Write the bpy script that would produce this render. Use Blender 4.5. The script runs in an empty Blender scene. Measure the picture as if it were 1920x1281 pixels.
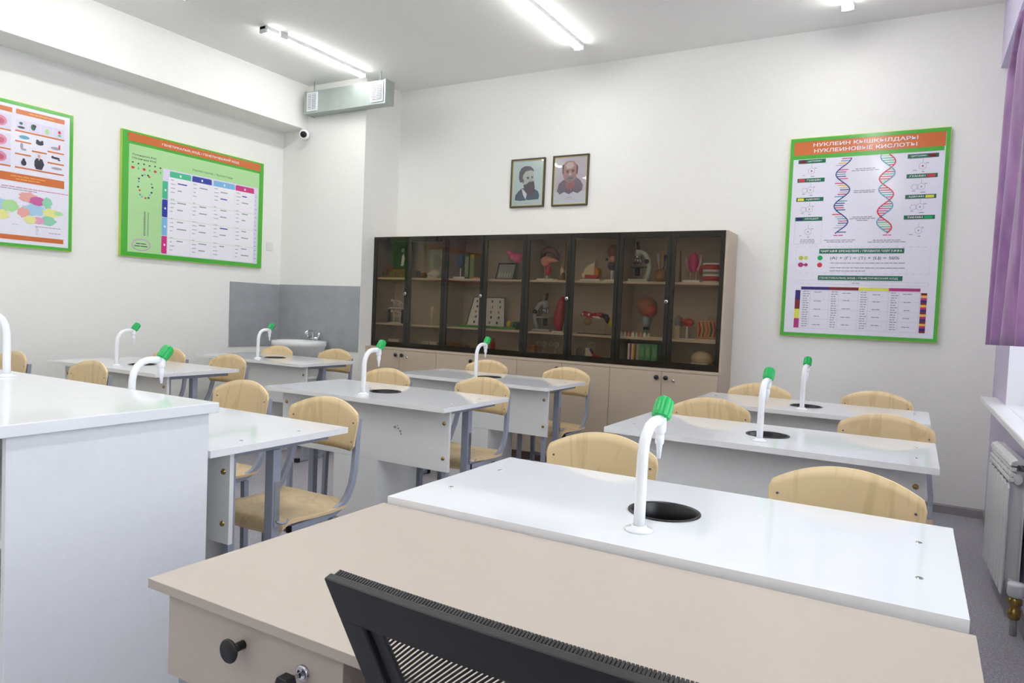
import bpy, math, random
from mathutils import Vector, Matrix
random.seed(7)
sc = bpy.context.scene
COL = sc.collection
PI = math.pi
# ------------------------------------------------------------------ camera, world, exposure
YAW, PITCH, ROLL, F, CAMH = math.radians(29.7027), math.radians(-2.4639), math.radians(2.4022), 1320.8853, 1.2252
fw = Vector((-math.sin(YAW)*math.cos(PITCH), math.cos(YAW)*math.cos(PITCH), math.sin(PITCH)))
rt = Vector((math.cos(YAW), math.sin(YAW), 0)); up = rt.cross(fw)
r2 = math.cos(ROLL)*rt + math.sin(ROLL)*up; u2 = -math.sin(ROLL)*rt + math.cos(ROLL)*up
cd = bpy.data.cameras.new('camera'); cam = bpy.data.objects.new('camera', cd); COL.objects.link(cam)
cd.sensor_width = 36; cd.lens = F*36/1920; cd.clip_start = .02
cam.matrix_world = Matrix(((r2.x, u2.x, -fw.x, 0), (r2.y, u2.y, -fw.y, 0), (r2.z, u2.z, -fw.z, CAMH), (0, 0, 0, 1)))
sc.camera = cam
w = bpy.data.worlds.new('overcast_sky'); sc.world = w; w.use_nodes = True
bg = w.node_tree.nodes['Background']; bg.inputs[0].default_value = (.86, .93, 1, 1); bg.inputs[1].default_value = 3.5
sc.view_settings.view_transform = 'Standard'; sc.view_settings.look = 'None'
sc.view_settings.exposure = .30; sc.view_settings.gamma = 1; sc.view_settings.use_curve_mapping = False
LAMP_STRENGTH = 31.0
# daylight enters through three windows of the right wall: portals guide the sky's light
WIN = [(3.05, 4.75), (.75, 2.45), (-1.75, -.05)]; WZ0, WZ1 = .82, 2.86
for y0, y1 in WIN:
    ld = bpy.data.lights.new('window_portal', 'AREA'); lo = bpy.data.objects.new('window_portal', ld); COL.objects.link(lo)
    ld.shape = 'RECTANGLE'; ld.size = WZ1-WZ0; ld.size_y = y1-y0; ld.cycles.is_portal = True
    lo.location = (.80, (y0+y1)/2, (WZ0+WZ1)/2); lo.rotation_euler = (0, PI/2, 0)
# room measures
LX, RX, BY, PY, PX, CZ, NY = -5.567, .459, 5.496, 4.998, -4.497, 3.322, -2.6
BLX, BZ, BRX = -5.239, 2.902, .38

# ------------------------------------------------------------------ materials
def srgb(r, g, b):
    f = lambda c: (c/255/12.92) if c <= 10.31 else ((c/255+.055)/1.055)**2.4
    return (f(r), f(g), f(b), 1)
_m = {}
def mat(name, rgb, rough=.5, metal=0, spec=.5, noise=0, scale=40, bump=0, bscale=60, emit=0, coat=0, stretch=None):
    if name in _m: return _m[name]
    m = bpy.data.materials.new(name); _m[name] = m; m.use_nodes = True
    nt = m.node_tree; b = nt.nodes['Principled BSDF']; c = srgb(*rgb)
    b.inputs['Base Color'].default_value = c; b.inputs['Roughness'].default_value = rough
    b.inputs['Metallic'].default_value = metal; b.inputs['Specular IOR Level'].default_value = spec
    b.inputs['Coat Weight'].default_value = coat; b.inputs['Coat Roughness'].default_value = .08
    tc = nt.nodes.new('ShaderNodeTexCoord'); mp = nt.nodes.new('ShaderNodeMapping')
    nt.links.new(tc.outputs['Object'], mp.inputs[0])
    if stretch: mp.inputs['Scale'].default_value = stretch
    n = nt.nodes.new('ShaderNodeTexNoise'); n.inputs['Scale'].default_value = scale; n.inputs['Detail'].default_value = 3
    nt.links.new(mp.outputs[0], n.inputs['Vector'])
    r = nt.nodes.new('ShaderNodeValToRGB'); k = noise or .012
    r.color_ramp.elements[0].position = .3; r.color_ramp.elements[1].position = .7
    r.color_ramp.elements[0].color = (c[0]*(1-k), c[1]*(1-k), c[2]*(1-k), 1)
    r.color_ramp.elements[1].color = (min(1, c[0]*(1+k)), min(1, c[1]*(1+k)), min(1, c[2]*(1+k)), 1)
    nt.links.new(n.outputs['Fac'], r.inputs[0]); nt.links.new(r.outputs[0], b.inputs['Base Color'])
    if bump:
        n2 = nt.nodes.new('ShaderNodeTexNoise'); n2.inputs['Scale'].default_value = bscale; n2.inputs['Detail'].default_value = 4
        nt.links.new(tc.outputs['Object'], n2.inputs['Vector'])
        bm = nt.nodes.new('ShaderNodeBump'); bm.inputs['Strength'].default_value = bump; bm.inputs['Distance'].default_value = .002
        nt.links.new(n2.outputs['Fac'], bm.inputs['Height']); nt.links.new(bm.outputs[0], b.inputs['Normal'])
    if emit:
        b.inputs['Emission Color'].default_value = c; b.inputs['Emission Strength'].default_value = emit
    return m
wall_paint = mat('white_wall_paint', (241, 241, 237), .7, bump=.15, bscale=120, spec=.25)
ceil_paint = mat('ceiling_paint', (244, 244, 241), .85, bump=.1, spec=.2)
lilac = mat('lilac_wall_paint', (206, 198, 222), .7, bump=.15, spec=.25)
white_plastic = mat('white_window_plastic', (240, 241, 243), .3)
desk_white = mat('glossy_white_laminate', (228, 231, 236), .06, spec=.32, noise=.01, scale=3)
panel_white = mat('satin_white_laminate', (232, 233, 231), .35)
counter_white = mat('counter_white_laminate', (234, 236, 239), .09)
edge_white = mat('white_edge_band', (240, 240, 241), .3)
beige = mat('beige_laminate', (188, 177, 165), .42, bump=.2, bscale=400)
cab_beige = mat('cabinet_beige_laminate', (190, 174, 154), .45, bump=.1, bscale=300)
shelf_beige = mat('shelf_edge_beige', (222, 203, 172), .5)
steel = mat('grey_powder_coat', (152, 158, 172), .35, noise=.03)
dark_steel = mat('dark_grey_steel', (95, 98, 108), .35)
black_plastic = mat('black_plastic', (24, 25, 28), .42, bump=.2, bscale=500)
black_matt = mat('black_matt_metal', (30, 31, 34), .45)
sink_black = mat('black_sink_plastic', (12, 12, 14), .3)
chrome = mat('chrome', (215, 217, 220), .12, 1)
brass = mat('brass', (176, 150, 90), .25, 1)
tap_white = mat('white_tap_enamel', (244, 245, 248), .15)
tap_green = mat('green_tap_plastic', (26, 176, 88), .25)
ceramic = mat('white_ceramic', (235, 236, 238), .12)
splash_m = mat('grey_splash_tile', (158, 162, 166), .35, noise=.07, scale=9)
galv = mat('galvanised_sheet', (172, 182, 178), .38, .55, noise=.05, scale=14)
poster_white = mat('poster_print_white', (232, 231, 243), .12)
P_green = mat('poster_green', (80, 176, 66), .16)
black_frame = mat('black_aluminium_frame', (20, 21, 23), .4)
pic_frame = mat('dark_picture_frame', (58, 52, 42), .35, noise=.1)
gold_frame = mat('gold_frame_lip', (178, 158, 84), .35, .6)

def wood_mat(name, rgb, dark, scale, vec):
    m = bpy.data.materials.new(name); m.use_nodes = True; nt = m.node_tree; b = nt.nodes['Principled BSDF']
    tc = nt.nodes.new('ShaderNodeTexCoord'); mp = nt.nodes.new('ShaderNodeMapping'); mp.inputs['Scale'].default_value = vec
    info = nt.nodes.new('ShaderNodeObjectInfo'); ad = nt.nodes.new('ShaderNodeVectorMath'); ad.operation = 'ADD'
    mu = nt.nodes.new('ShaderNodeMath'); mu.operation = 'MULTIPLY'; mu.inputs[1].default_value = 23
    nt.links.new(info.outputs['Random'], mu.inputs[0])
    nt.links.new(tc.outputs['Object'], mp.inputs[0]); nt.links.new(mp.outputs[0], ad.inputs[0]); nt.links.new(mu.outputs[0], ad.inputs[1])
    n = nt.nodes.new('ShaderNodeTexNoise'); n.inputs['Scale'].default_value = scale; n.inputs['Detail'].default_value = 5; n.inputs['Distortion'].default_value = .8
    nt.links.new(ad.outputs[0], n.inputs['Vector'])
    wv = nt.nodes.new('ShaderNodeMath'); wv.operation = 'MULTIPLY'; wv.inputs[1].default_value = 34
    sn = nt.nodes.new('ShaderNodeMath'); sn.operation = 'SINE'
    nt.links.new(n.outputs['Fac'], wv.inputs[0]); nt.links.new(wv.outputs[0], sn.inputs[0])
    r = nt.nodes.new('ShaderNodeValToRGB'); r.color_ramp.elements[0].color = srgb(*rgb); r.color_ramp.elements[1].color = srgb(*dark)
    r.color_ramp.elements[0].position = .55; r.color_ramp.elements[1].position = 1
    nt.links.new(sn.outputs[0], r.inputs[0]); nt.links.new(r.outputs[0], b.inputs['Base Color'])
    b.inputs['Roughness'].default_value = .32
    return m
birch = wood_mat('birch_plywood', (222, 197, 152), (210, 184, 138), 2.2, (3.2, 3.2, .55))
birch_edge = mat('plywood_edge', (232, 205, 162), .45, noise=.12, scale=8, stretch=(1, 1, 90))

def floor_mat():
    m = bpy.data.materials.new('speckled_linoleum'); m.use_nodes = True; nt = m.node_tree; b = nt.nodes['Principled BSDF']
    tc = nt.nodes.new('ShaderNodeTexCoord')
    n = nt.nodes.new('ShaderNodeTexNoise'); n.inputs['Scale'].default_value = 130; n.inputs['Detail'].default_value = 6
    v = nt.nodes.new('ShaderNodeTexVoronoi'); v.inputs['Scale'].default_value = 170
    r = nt.nodes.new('ShaderNodeValToRGB'); e = r.color_ramp.elements
    e[0].position = .35; e[0].color = srgb(150, 148, 160); e[1].position = .65; e[1].color = srgb(198, 196, 206)
    mx = nt.nodes.new('ShaderNodeMix'); mx.data_type = 'RGBA'; mx.blend_type = 'MULTIPLY'; mx.inputs[0].default_value = .3
    nt.links.new(tc.outputs['Object'], n.inputs[0]); nt.links.new(tc.outputs['Object'], v.inputs[0])
    nt.links.new(n.outputs['Fac'], r.inputs[0]); nt.links.new(r.outputs[0], mx.inputs[6]); nt.links.new(v.outputs['Color'], mx.inputs[7])
    nt.links.new(mx.outputs[2], b.inputs['Base Color']); b.inputs['Roughness'].default_value = .38
    return m
lino = floor_mat()

def glass_mat(name, tint, ior=1.5, rough=.0):
    m = bpy.data.materials.new(name); m.use_nodes = True; nt = m.node_tree; nt.nodes.remove(nt.nodes['Principled BSDF'])
    o = nt.nodes['Material Output']; t = nt.nodes.new('ShaderNodeBsdfTransparent'); t.inputs[0].default_value = tint
    g = nt.nodes.new('ShaderNodeBsdfGlossy'); g.inputs['Roughness'].default_value = rough; fr = nt.nodes.new('ShaderNodeFresnel'); fr.inputs[0].default_value = ior
    g.inputs[0].default_value = (.9, .9, .9, 1) if rough == 0 and name != 'smoked_glass' else (.62, .62, .62, 1)
    mx = nt.nodes.new('ShaderNodeMixShader'); nt.links.new(fr.outputs[0], mx.inputs[0]); nt.links.new(t.outputs[0], mx.inputs[1]); nt.links.new(g.outputs[0], mx.inputs[2])
    nt.links.new(mx.outputs[0], o.inputs[0]); return m
smoked = glass_mat('smoked_glass', (.86, .83, .78, 1), 1.35)
clear = glass_mat('window_glass', (.97, .98, .98, 1), 1.3)

def curtain_mat():
    m = bpy.data.materials.new('purple_satin'); m.use_nodes = True; nt = m.node_tree; b = nt.nodes['Principled BSDF']
    tc = nt.nodes.new('ShaderNodeTexCoord'); mp = nt.nodes.new('ShaderNodeMapping'); mp.inputs['Scale'].default_value = (3, 3, 1)
    n = nt.nodes.new('ShaderNodeTexNoise'); n.inputs['Scale'].default_value = 4; n.inputs['Detail'].default_value = 3
    r = nt.nodes.new('ShaderNodeValToRGB'); r.color_ramp.elements[0].position = .35; r.color_ramp.elements[1].position = .7
    r.color_ramp.elements[0].color = srgb(148, 106, 158); r.color_ramp.elements[1].color = srgb(180, 136, 188)
    nt.links.new(tc.outputs['Object'], mp.inputs[0]); nt.links.new(mp.outputs[0], n.inputs[0]); nt.links.new(n.outputs['Fac'], r.inputs[0])
    nt.links.new(r.outputs[0], b.inputs['Base Color']); b.inputs['Roughness'].default_value = .38; b.inputs['Sheen Weight'].default_value = .4
    tl = nt.nodes.new('ShaderNodeBsdfTranslucent'); nt.links.new(r.outputs[0], tl.inputs[0])
    mx = nt.nodes.new('ShaderNodeMixShader'); mx.inputs[0].default_value = .22
    nt.links.new(b.outputs[0], mx.inputs[1]); nt.links.new(tl.outputs[0], mx.inputs[2]); nt.links.new(mx.outputs[0], nt.nodes['Material Output'].inputs[0])
    return m
purple = curtain_mat()

# ------------------------------------------------------------------ mesh helpers
class MB:
    def __init__(s): s.v = []; s.f = []; s.mi = []; s.mats = []; s.sm = []
    def _m(s, m):
        if m not in s.mats: s.mats.append(m)
        return s.mats.index(m)
    def add(s, vs, fs, m, smooth=False, M=None):
        o = len(s.v)
        s.v += [tuple(M @ Vector(v)) if M else tuple(v) for v in vs]
        k = s._m(m)
        for f in fs: s.f.append([o+i for i in f]); s.mi.append(k); s.sm.append(smooth)
        return s
    def box(s, a, b, m, M=None):
        x0, y0, z0 = a; x1, y1, z1 = b
        return s.add([(x0, y0, z0), (x1, y0, z0), (x1, y1, z0), (x0, y1, z0), (x0, y0, z1), (x1, y0, z1), (x1, y1, z1), (x0, y1, z1)],
                     [(0, 3, 2, 1), (4, 5, 6, 7), (0, 1, 5, 4), (1, 2, 6, 5), (2, 3, 7, 6), (3, 0, 4, 7)], m, False, M)
    def tube(s, pts, r, m, n=12, M=None, rx=None, smooth=True, cap=True):
        # round (or rectangular when n == 4) tube along pts; r a number or a list
        pts = [Vector(p) for p in pts]; vs = []; fs = []
        prev = None
        for i, p in enumerate(pts):
            t = (pts[min(i+1, len(pts)-1)]-pts[max(i-1, 0)]).normalized()
            if prev is None:
                a = Vector((1, 0, 0)) if abs(t.x) < .9 else Vector((0, 1, 0))
            else: a = prev
            a = (a - t*a.dot(t)).normalized(); b = t.cross(a); prev = a
            R = r[i] if isinstance(r, (list, tuple)) else r
            for k in range(n):
                th = 2*PI*(k+(.5 if n == 4 else 0))/n; q = 1.4142 if n == 4 else 1
                vs.append(p + a*math.cos(th)*R*q*(rx or 1) + b*math.sin(th)*R*q)
        for i in range(len(pts)-1):
            for k in range(n):
                fs.append((i*n+k, i*n+(k+1) % n, (i+1)*n+(k+1) % n, (i+1)*n+k))
        if cap:
            fs.append(tuple(range(n-1, -1, -1))); fs.append(tuple((len(pts)-1)*n+k for k in range(n)))
        return s.add(vs, fs, m, smooth and n > 4, M)
    def cyl(s, p0, p1, r, m, n=20, r1=None):
        return s.tube([p0, p1], [r, r if r1 is None else r1], m, n)
    def lathe(s, prof, m, n=24, c=(0, 0, 0), M=None, smooth=True):
        vs = []; fs = []; k = len(prof)
        for j in range(n):
            th = 2*PI*j/n
            for r, z in prof: vs.append((c[0]+r*math.cos(th), c[1]+r*math.sin(th), c[2]+z))
        for j in range(n):
            a, b = j*k, ((j+1) % n)*k
            for i in range(k-1): fs.append((a+i, b+i, b+i+1, a+i+1))
        return s.add(vs, fs, m, smooth, M)
    def ball(s, c, r, m, M=None, n=14, k=9, fn=None):
        if not hasattr(r, '__len__'): r = (r, r, r)
        vs = []; fs = []
        for i in range(k+1):
            ph = PI*i/k
            for j in range(n):
                th = 2*PI*j/n; d = Vector((math.sin(ph)*math.cos(th), math.sin(ph)*math.sin(th), math.cos(ph)))
                q = fn(d) if fn else 1
                vs.append((c[0]+r[0]*d.x*q, c[1]+r[1]*d.y*q, c[2]+r[2]*d.z*q))
        for i in range(k):
            for j in range(n): fs.append((i*n+j, (i+1)*n+j, (i+1)*n+(j+1) % n, i*n+(j+1) % n))
        return s.add(vs, fs, m, True, M)
    def prism(s, poly, h0, h1, m, axis='z', M=None, smooth=False):
        # polygon given in the two other axes, extruded along axis
        def P(a, b, h): return (a, b, h) if axis == 'z' else ((a, h, b) if axis == 'y' else (h, a, b))
        n = len(poly); vs = [P(a, b, h0) for a, b in poly] + [P(a, b, h1) for a, b in poly]
        fs = [tuple(range(n-1, -1, -1)), tuple(range(n, 2*n))] + [(i, (i+1) % n, n+(i+1) % n, n+i) for i in range(n)]
        return s.add(vs, fs, m, smooth, M)
    def build(s, name, parent=None, bevel=0, loc=None, rotz=0):
        me = bpy.data.meshes.new(name)
        me.from_pydata([tuple(v) for v in s.v], [], s.f)
        for m in s.mats: me.materials.append(m)
        for p, k, sm in zip(me.polygons, s.mi, s.sm): p.material_index = k; p.use_smooth = sm
        me.validate(); me.update()
        import bmesh
        bm = bmesh.new(); bm.from_mesh(me); bmesh.ops.recalc_face_normals(bm, faces=bm.faces); bm.to_mesh(me); bm.free()
        o = bpy.data.objects.new(name, me); COL.objects.link(o)
        if parent: o.parent = parent
        if loc: o.location = loc
        if rotz: o.rotation_euler = (0, 0, rotz)
        if bevel:
            b = o.modifiers.new('soft_edge', 'BEVEL'); b.width = bevel; b.segments = 2; b.limit_method = 'ANGLE'; b.angle_limit = math.radians(50)
        return o
def tag(o, label, cat, group=None):
    o['label'] = label; o['category'] = cat
    if group: o['group'] = group
    return o
def thing(name, label, cat, loc=(0, 0, 0), rotz=0, group=None):
    o = bpy.data.objects.new(name, None); COL.objects.link(o); o.location = loc; o.rotation_euler = (0, 0, rotz); o.empty_display_size = .1
    return tag(o, label, cat, group)
def struct(mb, name, parent=None, bevel=0):
    o = mb.build(name, parent, bevel)
    if not parent: o['kind'] = 'structure'
    return o
_kids = {}
def dup(o, parent=None):
    c = o.copy(); COL.objects.link(c); c.parent = parent
    for ch in [k for k in bpy.data.objects if k.parent == o]: dup(ch, c)
    return c

# ------------------------------------------------------------------ the room
W = .9   # outer thickness reach
struct(MB().box((LX-.2, NY-.2, -.1), (RX+W, BY+.2, 0), lino), 'floor')
struct(MB().box((LX-.2, NY-.2, CZ), (RX+W, BY+.2, CZ+.1), ceil_paint), 'ceiling')
struct(MB().box((LX-.2, NY-.2, 0), (LX, BY+.2, CZ), wall_paint), 'wall_left')
struct(MB().box((LX, BY, 0), (RX+W, BY+.2, CZ), wall_paint), 'wall_back')
struct(MB().box((LX, PY, 0), (PX, BY, CZ), wall_paint), 'wall_back_chimney_breast')
struct(MB().box((LX, NY-.2, 0), (RX+W, NY, CZ), wall_paint), 'wall_front')
struct(MB().box((LX, NY, BZ), (BLX, PY, CZ), wall_paint), 'trim_1')
struct(MB().box((BRX, NY, BZ+.006), (RX, BY, CZ), lilac), 'trim_2')
mb = MB(); RT = .42
mb.box((RX, NY, 0), (RX+RT, BY, WZ0-.03), lilac); mb.box((RX, NY, WZ1), (RX+RT, BY, CZ), lilac)
ys = [NY] + [v for a, b in sorted(WIN) for v in (a, b)] + [BY]
for i in range(0, len(ys), 2): mb.box((RX, ys[i], WZ0-.03), (RX+RT, ys[i+1], WZ1), lilac)
struct(mb, 'wall_right')
for i, (y0, y1) in enumerate(WIN):
    wd = bpy.data.objects.new('window_%d' % (i+1), None); COL.objects.link(wd); wd['kind'] = 'structure'; wd.location = (RX+.28, (y0+y1)/2, WZ0)
    L = lambda x, y, z: (x-RX-.28, y-(y0+y1)/2, z-WZ0)
    mb = MB(); xf, xb = RX+.25, RX+.31
    ym = (y0+y1)/2
    for a, b in ((y0, y0+.07), (y1-.07, y1), (ym-.05, ym+.05)): mb.box(L(xf, a, WZ0), L(xb, b, WZ1), white_plastic)
    for a, b in ((WZ0, WZ0+.07), (WZ1-.07, WZ1), (2.2, 2.27)): mb.box(L(xf+.002, y0+.06, a), L(xb-.002, y1-.06, b), white_plastic)
    mb.build('window_frame', wd, .003)
    MB().box(L(RX+.278, y0+.05, WZ0+.05), L(RX+.284, y1-.05, WZ1-.05), clear).build('window_pane', wd)
    mb = MB()
    for a, b in ((y0-.0, y0+.006), (y1-.006, y1)): mb.box(L(RX+.001, a, WZ0), L(RX+.25, b, WZ1), white_plastic)
    mb.box(L(RX+.001, y0, WZ1-.006), L(RX+.25, y1, WZ1), white_plastic)
    mb.build('window_reveal', wd)
# one long sill board
mb = MB()
mb.box((.374, -1.9, .79), (RX, 5.22, .822), white_plastic)
for y0, y1 in WIN: mb.box((RX, y0, .79), (RX+.25, y1, .822), white_plastic)
struct(mb, 'window_sill', None, .006)
# baseboards
gb = mat('grey_vinyl_baseboard', (146, 142, 146), .4)
struct(MB().prism([(BY, 0), (BY-.016, 0), (BY-.012, .05), (BY, .06)], PX, RX, gb, 'x'), 'baseboard_back')
struct(MB().box((LX, NY, 0), (LX+.014, PY, .06), gb), 'baseboard_left')
struct(MB().box((RX-.014, NY, 0), (RX, BY, .06), gb), 'baseboard_right')
struct(MB().box((LX, PY-.014, 0), (PX, PY, .06), gb), 'baseboard_chimney_breast')
# tiled splash panels round the basin
mb = MB(); mb.box((LX, 4.404, .783), (LX+.008, PY, 1.392), splash_m)
struct(mb, 'wall_left_splash_panel')
mb = MB(); mb.box((LX+.008, PY-.008, .783), (PX-.004, PY, 1.396), splash_m)
struct(mb, 'wall_back_splash_panel')

# ------------------------------------------------------------------ ceiling lamps
diff_m = bpy.data.materials.new('lamp_diffuser'); diff_m.use_nodes = True
_b = diff_m.node_tree.nodes['Principled BSDF']; _b.inputs['Emission Color'].default_value = (1, .985, .96, 1); _b.inputs['Emission Strength'].default_value = LAMP_STRENGTH
lamp_grey = mat('lamp_housing', (205, 207, 210), .4)
def lamp(x, y0, y1, label):
    t = thing('ceiling_lamp', label, 'lamp', (x, (y0+y1)/2, CZ), 0, 'linear lamps on the ceiling')
    h = (y1-y0)/2
    MB().box((-.033, -h, -.030), (.033, h, 0), lamp_grey).build('housing', t, .004)
    mb = MB(); pr = [(.034*math.cos(a), -.034-.018*max(-.12, math.sin(a))) for a in [2*PI*i/24 for i in range(24)]]
    mb.prism(pr, -h+.02, h-.02, diff_m, 'y'); mb.build('diffuser', t)
    mb = MB(); mb.box((-.039, h-.02, -.052), (.039, h, 0), lamp_grey); mb.build('end_cap', t, .006)
    mb = MB(); mb.box((-.039, -h, -.052), (.039, -h+.02, 0), lamp_grey); mb.build('end_cap', t, .006)
    mb = MB(); mb.box((.03, -h+.13, -.045), (.055, -h+.2, 0), lamp_grey); mb.build('clip', t, .003)
lamp(-4.45, 3.76, 4.90, 'lit white tube lamp on the ceiling running up to the grey vent duct')
lamp(-4.47, 1.95, 3.15, 'lit ceiling lamp at the top edge above the left poster, only its tip showing')
lamp(-2.39, 3.86, 5.06, 'long lit ceiling lamp above the middle of the glass cabinets')
lamp(-.50, 3.98, 5.12, 'lit ceiling lamp, only its short end showing above the nucleic acid poster')
for x in (-4.45, -2.39, -.5):
    for y in (1.95, .05, -1.85):
        if (x, y) != (-4.45, 1.95): lamp(x, y, y+1.2, 'lit ceiling lamp of the rows behind the camera')

# ------------------------------------------------------------------ vent duct and camera
t = thing('vent_duct', 'galvanised rectangular vent duct hanging below the ceiling corner', 'duct', (-4.66, 4.99, 3.016))
X0, X1 = -.495, .485
mb = MB(); mb.box((X0, -.115, 0), (X1, 0, .205), galv)
mb.build('duct_body', t, .003)
mb = MB()
mb.box((X0-.004, -.12, -.004), (X0+.012, .002, .209), galv); mb.box((X1-.008, -.12, -.004), (X1+.006, .002, .209), galv)
mb.box((X0, -.119, -.003), (X1, -.113, .012), galv)
mb.build('seam_flange', t)
for xc, yw in ((X0+.1, .065), (X1-.085, .07)):
    mb = MB(); y = -.115
    gw = mat('white_grille', (236, 238, 242), .3); gd = mat('grille_recess', (150, 155, 168), .5)
    mb.box((xc-yw, y-.012, .015), (xc+yw, y, .19), gw)
    mb.box((xc-yw+.016, y-.0135, .033), (xc+yw-.016, y-.012, .172), gd)
    for k in range(9): mb.box((xc-yw+.016, y-.018, .038+k*.015), (xc+yw-.016, y-.0135, .045+k*.015), gw)
    mb.box((xc-.003, y-.019, .033), (xc+.003, y-.0135, .172), gw)
    mb.build('vent_grille', t)
for q in (X0+.06, X1-.1): MB().cyl((q, -.06, .205), (q, -.06, .3055), .006, galv, 8).build('hanger_rod', t)
t = thing('security_camera', 'small white security camera with black lens under the ceiling beam', 'camera', (-5.19, 4.998, 2.84))
MB().cyl((-.055, -.002, .01), (-.055, -.03, .01), .045, tap_white).build('mount', t)
MB().cyl((-.05, -.02, .01), (0, -.075, .0), .016, tap_white, 10).build('bracket', t)
MB().ball((0, -.09, -.005), .05, tap_white).build('camera_head', t)
mb = MB(); d = Vector((.62, -.75, -.22)).normalized(); c = Vector((0, -.09, -.005))
mb.cyl(c+d*.035, c+d*.052, .03, black_plastic); mb.cyl(c+d*.05, c+d*.056, .015, sink_black); mb.build('lens', t)
t = thing('wall_switch', 'small white socket plate on the wall beside the genetic code poster', 'switch', (LX, 4.855, 1.763))
MB().box((0, -.04, -.04), (.009, .04, .04), mat('switch_white', (228, 228, 224), .4)).build('plate', t, .003)
MB().box((.009, -.024, -.024), (.013, .024, .024), mat('switch_white', (228, 228, 224), .4)).build('rocker', t, .002)

# ------------------------------------------------------------------ flat print helper
class Print:
    """Draws on a board: u to the right, v down (millimetres), thin layers above the board."""
    def __init__(s, org, U, V, N, sc_=.001): s.o = Vector(org); s.U = Vector(U); s.V = Vector(V); s.N = Vector(N); s.k = sc_; s.mb = MB(); s.q = 0
    def P(s, u, v, l): return s.o + s.U*u*s.k + s.V*v*s.k + s.N*(l*.0004 + s.q*4e-6 % .00039)
    def poly(s, pts, m, l=1): s.q += 1; s.mb.add([s.P(u, v, l) for u, v in pts], [tuple(range(len(pts)))], m); return s
    def rect(s, u0, v0, u1, v1, m, l=1): return s.poly([(u0, v0), (u1, v0), (u1, v1), (u0, v1)], m, l)
    def disc(s, u, v, a, b, m, l=1, n=20): return s.poly([(u+a*math.cos(2*PI*i/n), v+b*math.sin(2*PI*i/n)) for i in range(n)], m, l)
    def line(s, pts, w, m, l=1):
        for (a, b), (c, d) in zip(pts[:-1], pts[1:]):
            L = math.hypot(c-a, d-b) or 1; nx, ny = -(d-b)/L*w/2, (c-a)/L*w/2
            s.poly([(a+nx, b+ny), (c+nx, d+ny), (c-nx, d-ny), (a-nx, b-ny)], m, l)
        return s
    def words(s, u, v, n, h, m, l=1, w=1.0, center=False):
        # a line of illegible fine print: little dashes
        tot = 0; xs = []
        for i in range(n):
            a = random.uniform(2.2, 5)*h*w; xs.append((tot, a)); tot += a + h*.7
        o = u - (tot/2 if center else 0)
        for a, b in xs: s.rect(o+a, v-h/2, o+a+b, v+h/2, m, l)
        return s
def text_mesh(txt, width, height, bold=.0):
    cu = bpy.data.curves.new('lettering', 'FONT'); cu.body = txt; cu.size = 1; cu.offset = bold; cu.resolution_u = 3
    o = bpy.data.objects.new('lettering', cu); COL.objects.link(o)
    dg = bpy.context.evaluated_depsgraph_get(); me = bpy.data.meshes.new_from_object(o.evaluated_get(dg))
    xs = [v.co.x for v in me.vertices]; yy = [v.co.y for v in me.vertices]
    x0, x1, y0, y1 = min(xs), max(xs), min(yy), max(yy)
    vs = [((v.co.x-x0)/(x1-x0)*width, (v.co.y-y0)/(y1-y0)*height) for v in me.vertices]; fs = [tuple(p.vertices) for p in me.polygons]
    bpy.data.objects.remove(o); bpy.data.curves.remove(cu); bpy.data.meshes.remove(me)
    return vs, fs
def put_text(pr, lst, txt, uc, vc, wd, h, m, l=2, bold=.0, rot=0):
    vs, fs = text_mesh(txt, wd, h, bold)
    if rot: pts = [pr.P(uc + (y-h/2), vc + (x-wd/2), l) for x, y in vs]
    else: pts = [pr.P(uc-wd/2+x, vc+h/2-y, l) for x, y in vs]
    lst.append(MB().add(pts, fs, m))
def pm(name, rgb): return mat('print_'+name, rgb, .16)
WH = pm('white', (240, 238, 245)); OR = pm('orange', (204, 112, 60)); DG = pm('dark_green', (34, 108, 80)); GY = pm('grey', (160, 160, 174)); LG = pm('light_grey', (190, 190, 204))
DK = pm('dark', (62, 60, 70)); RD = pm('red', (206, 58, 74)); YL = pm('yellow', (222, 224, 84)); TL = pm('teal', (78, 186, 146)); BL = pm('blue', (56, 70, 164)); LB = pm('light_blue', (124, 182, 226))
PK = pm('pink', (206, 58, 134)); NV = pm('navy', (52, 72, 132)); PU = pm('purple', (52, 34, 112)); MG = pm('magenta', (176, 48, 120)); DR = pm('dark_red', (120, 36, 44)); LVD = pm('lavender', (222, 216, 238)); PGR = pm('pale_green', (176, 220, 158))
OG = pm('amber', (240, 190, 70)); CY = pm('cyan', (92, 160, 186))

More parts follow.
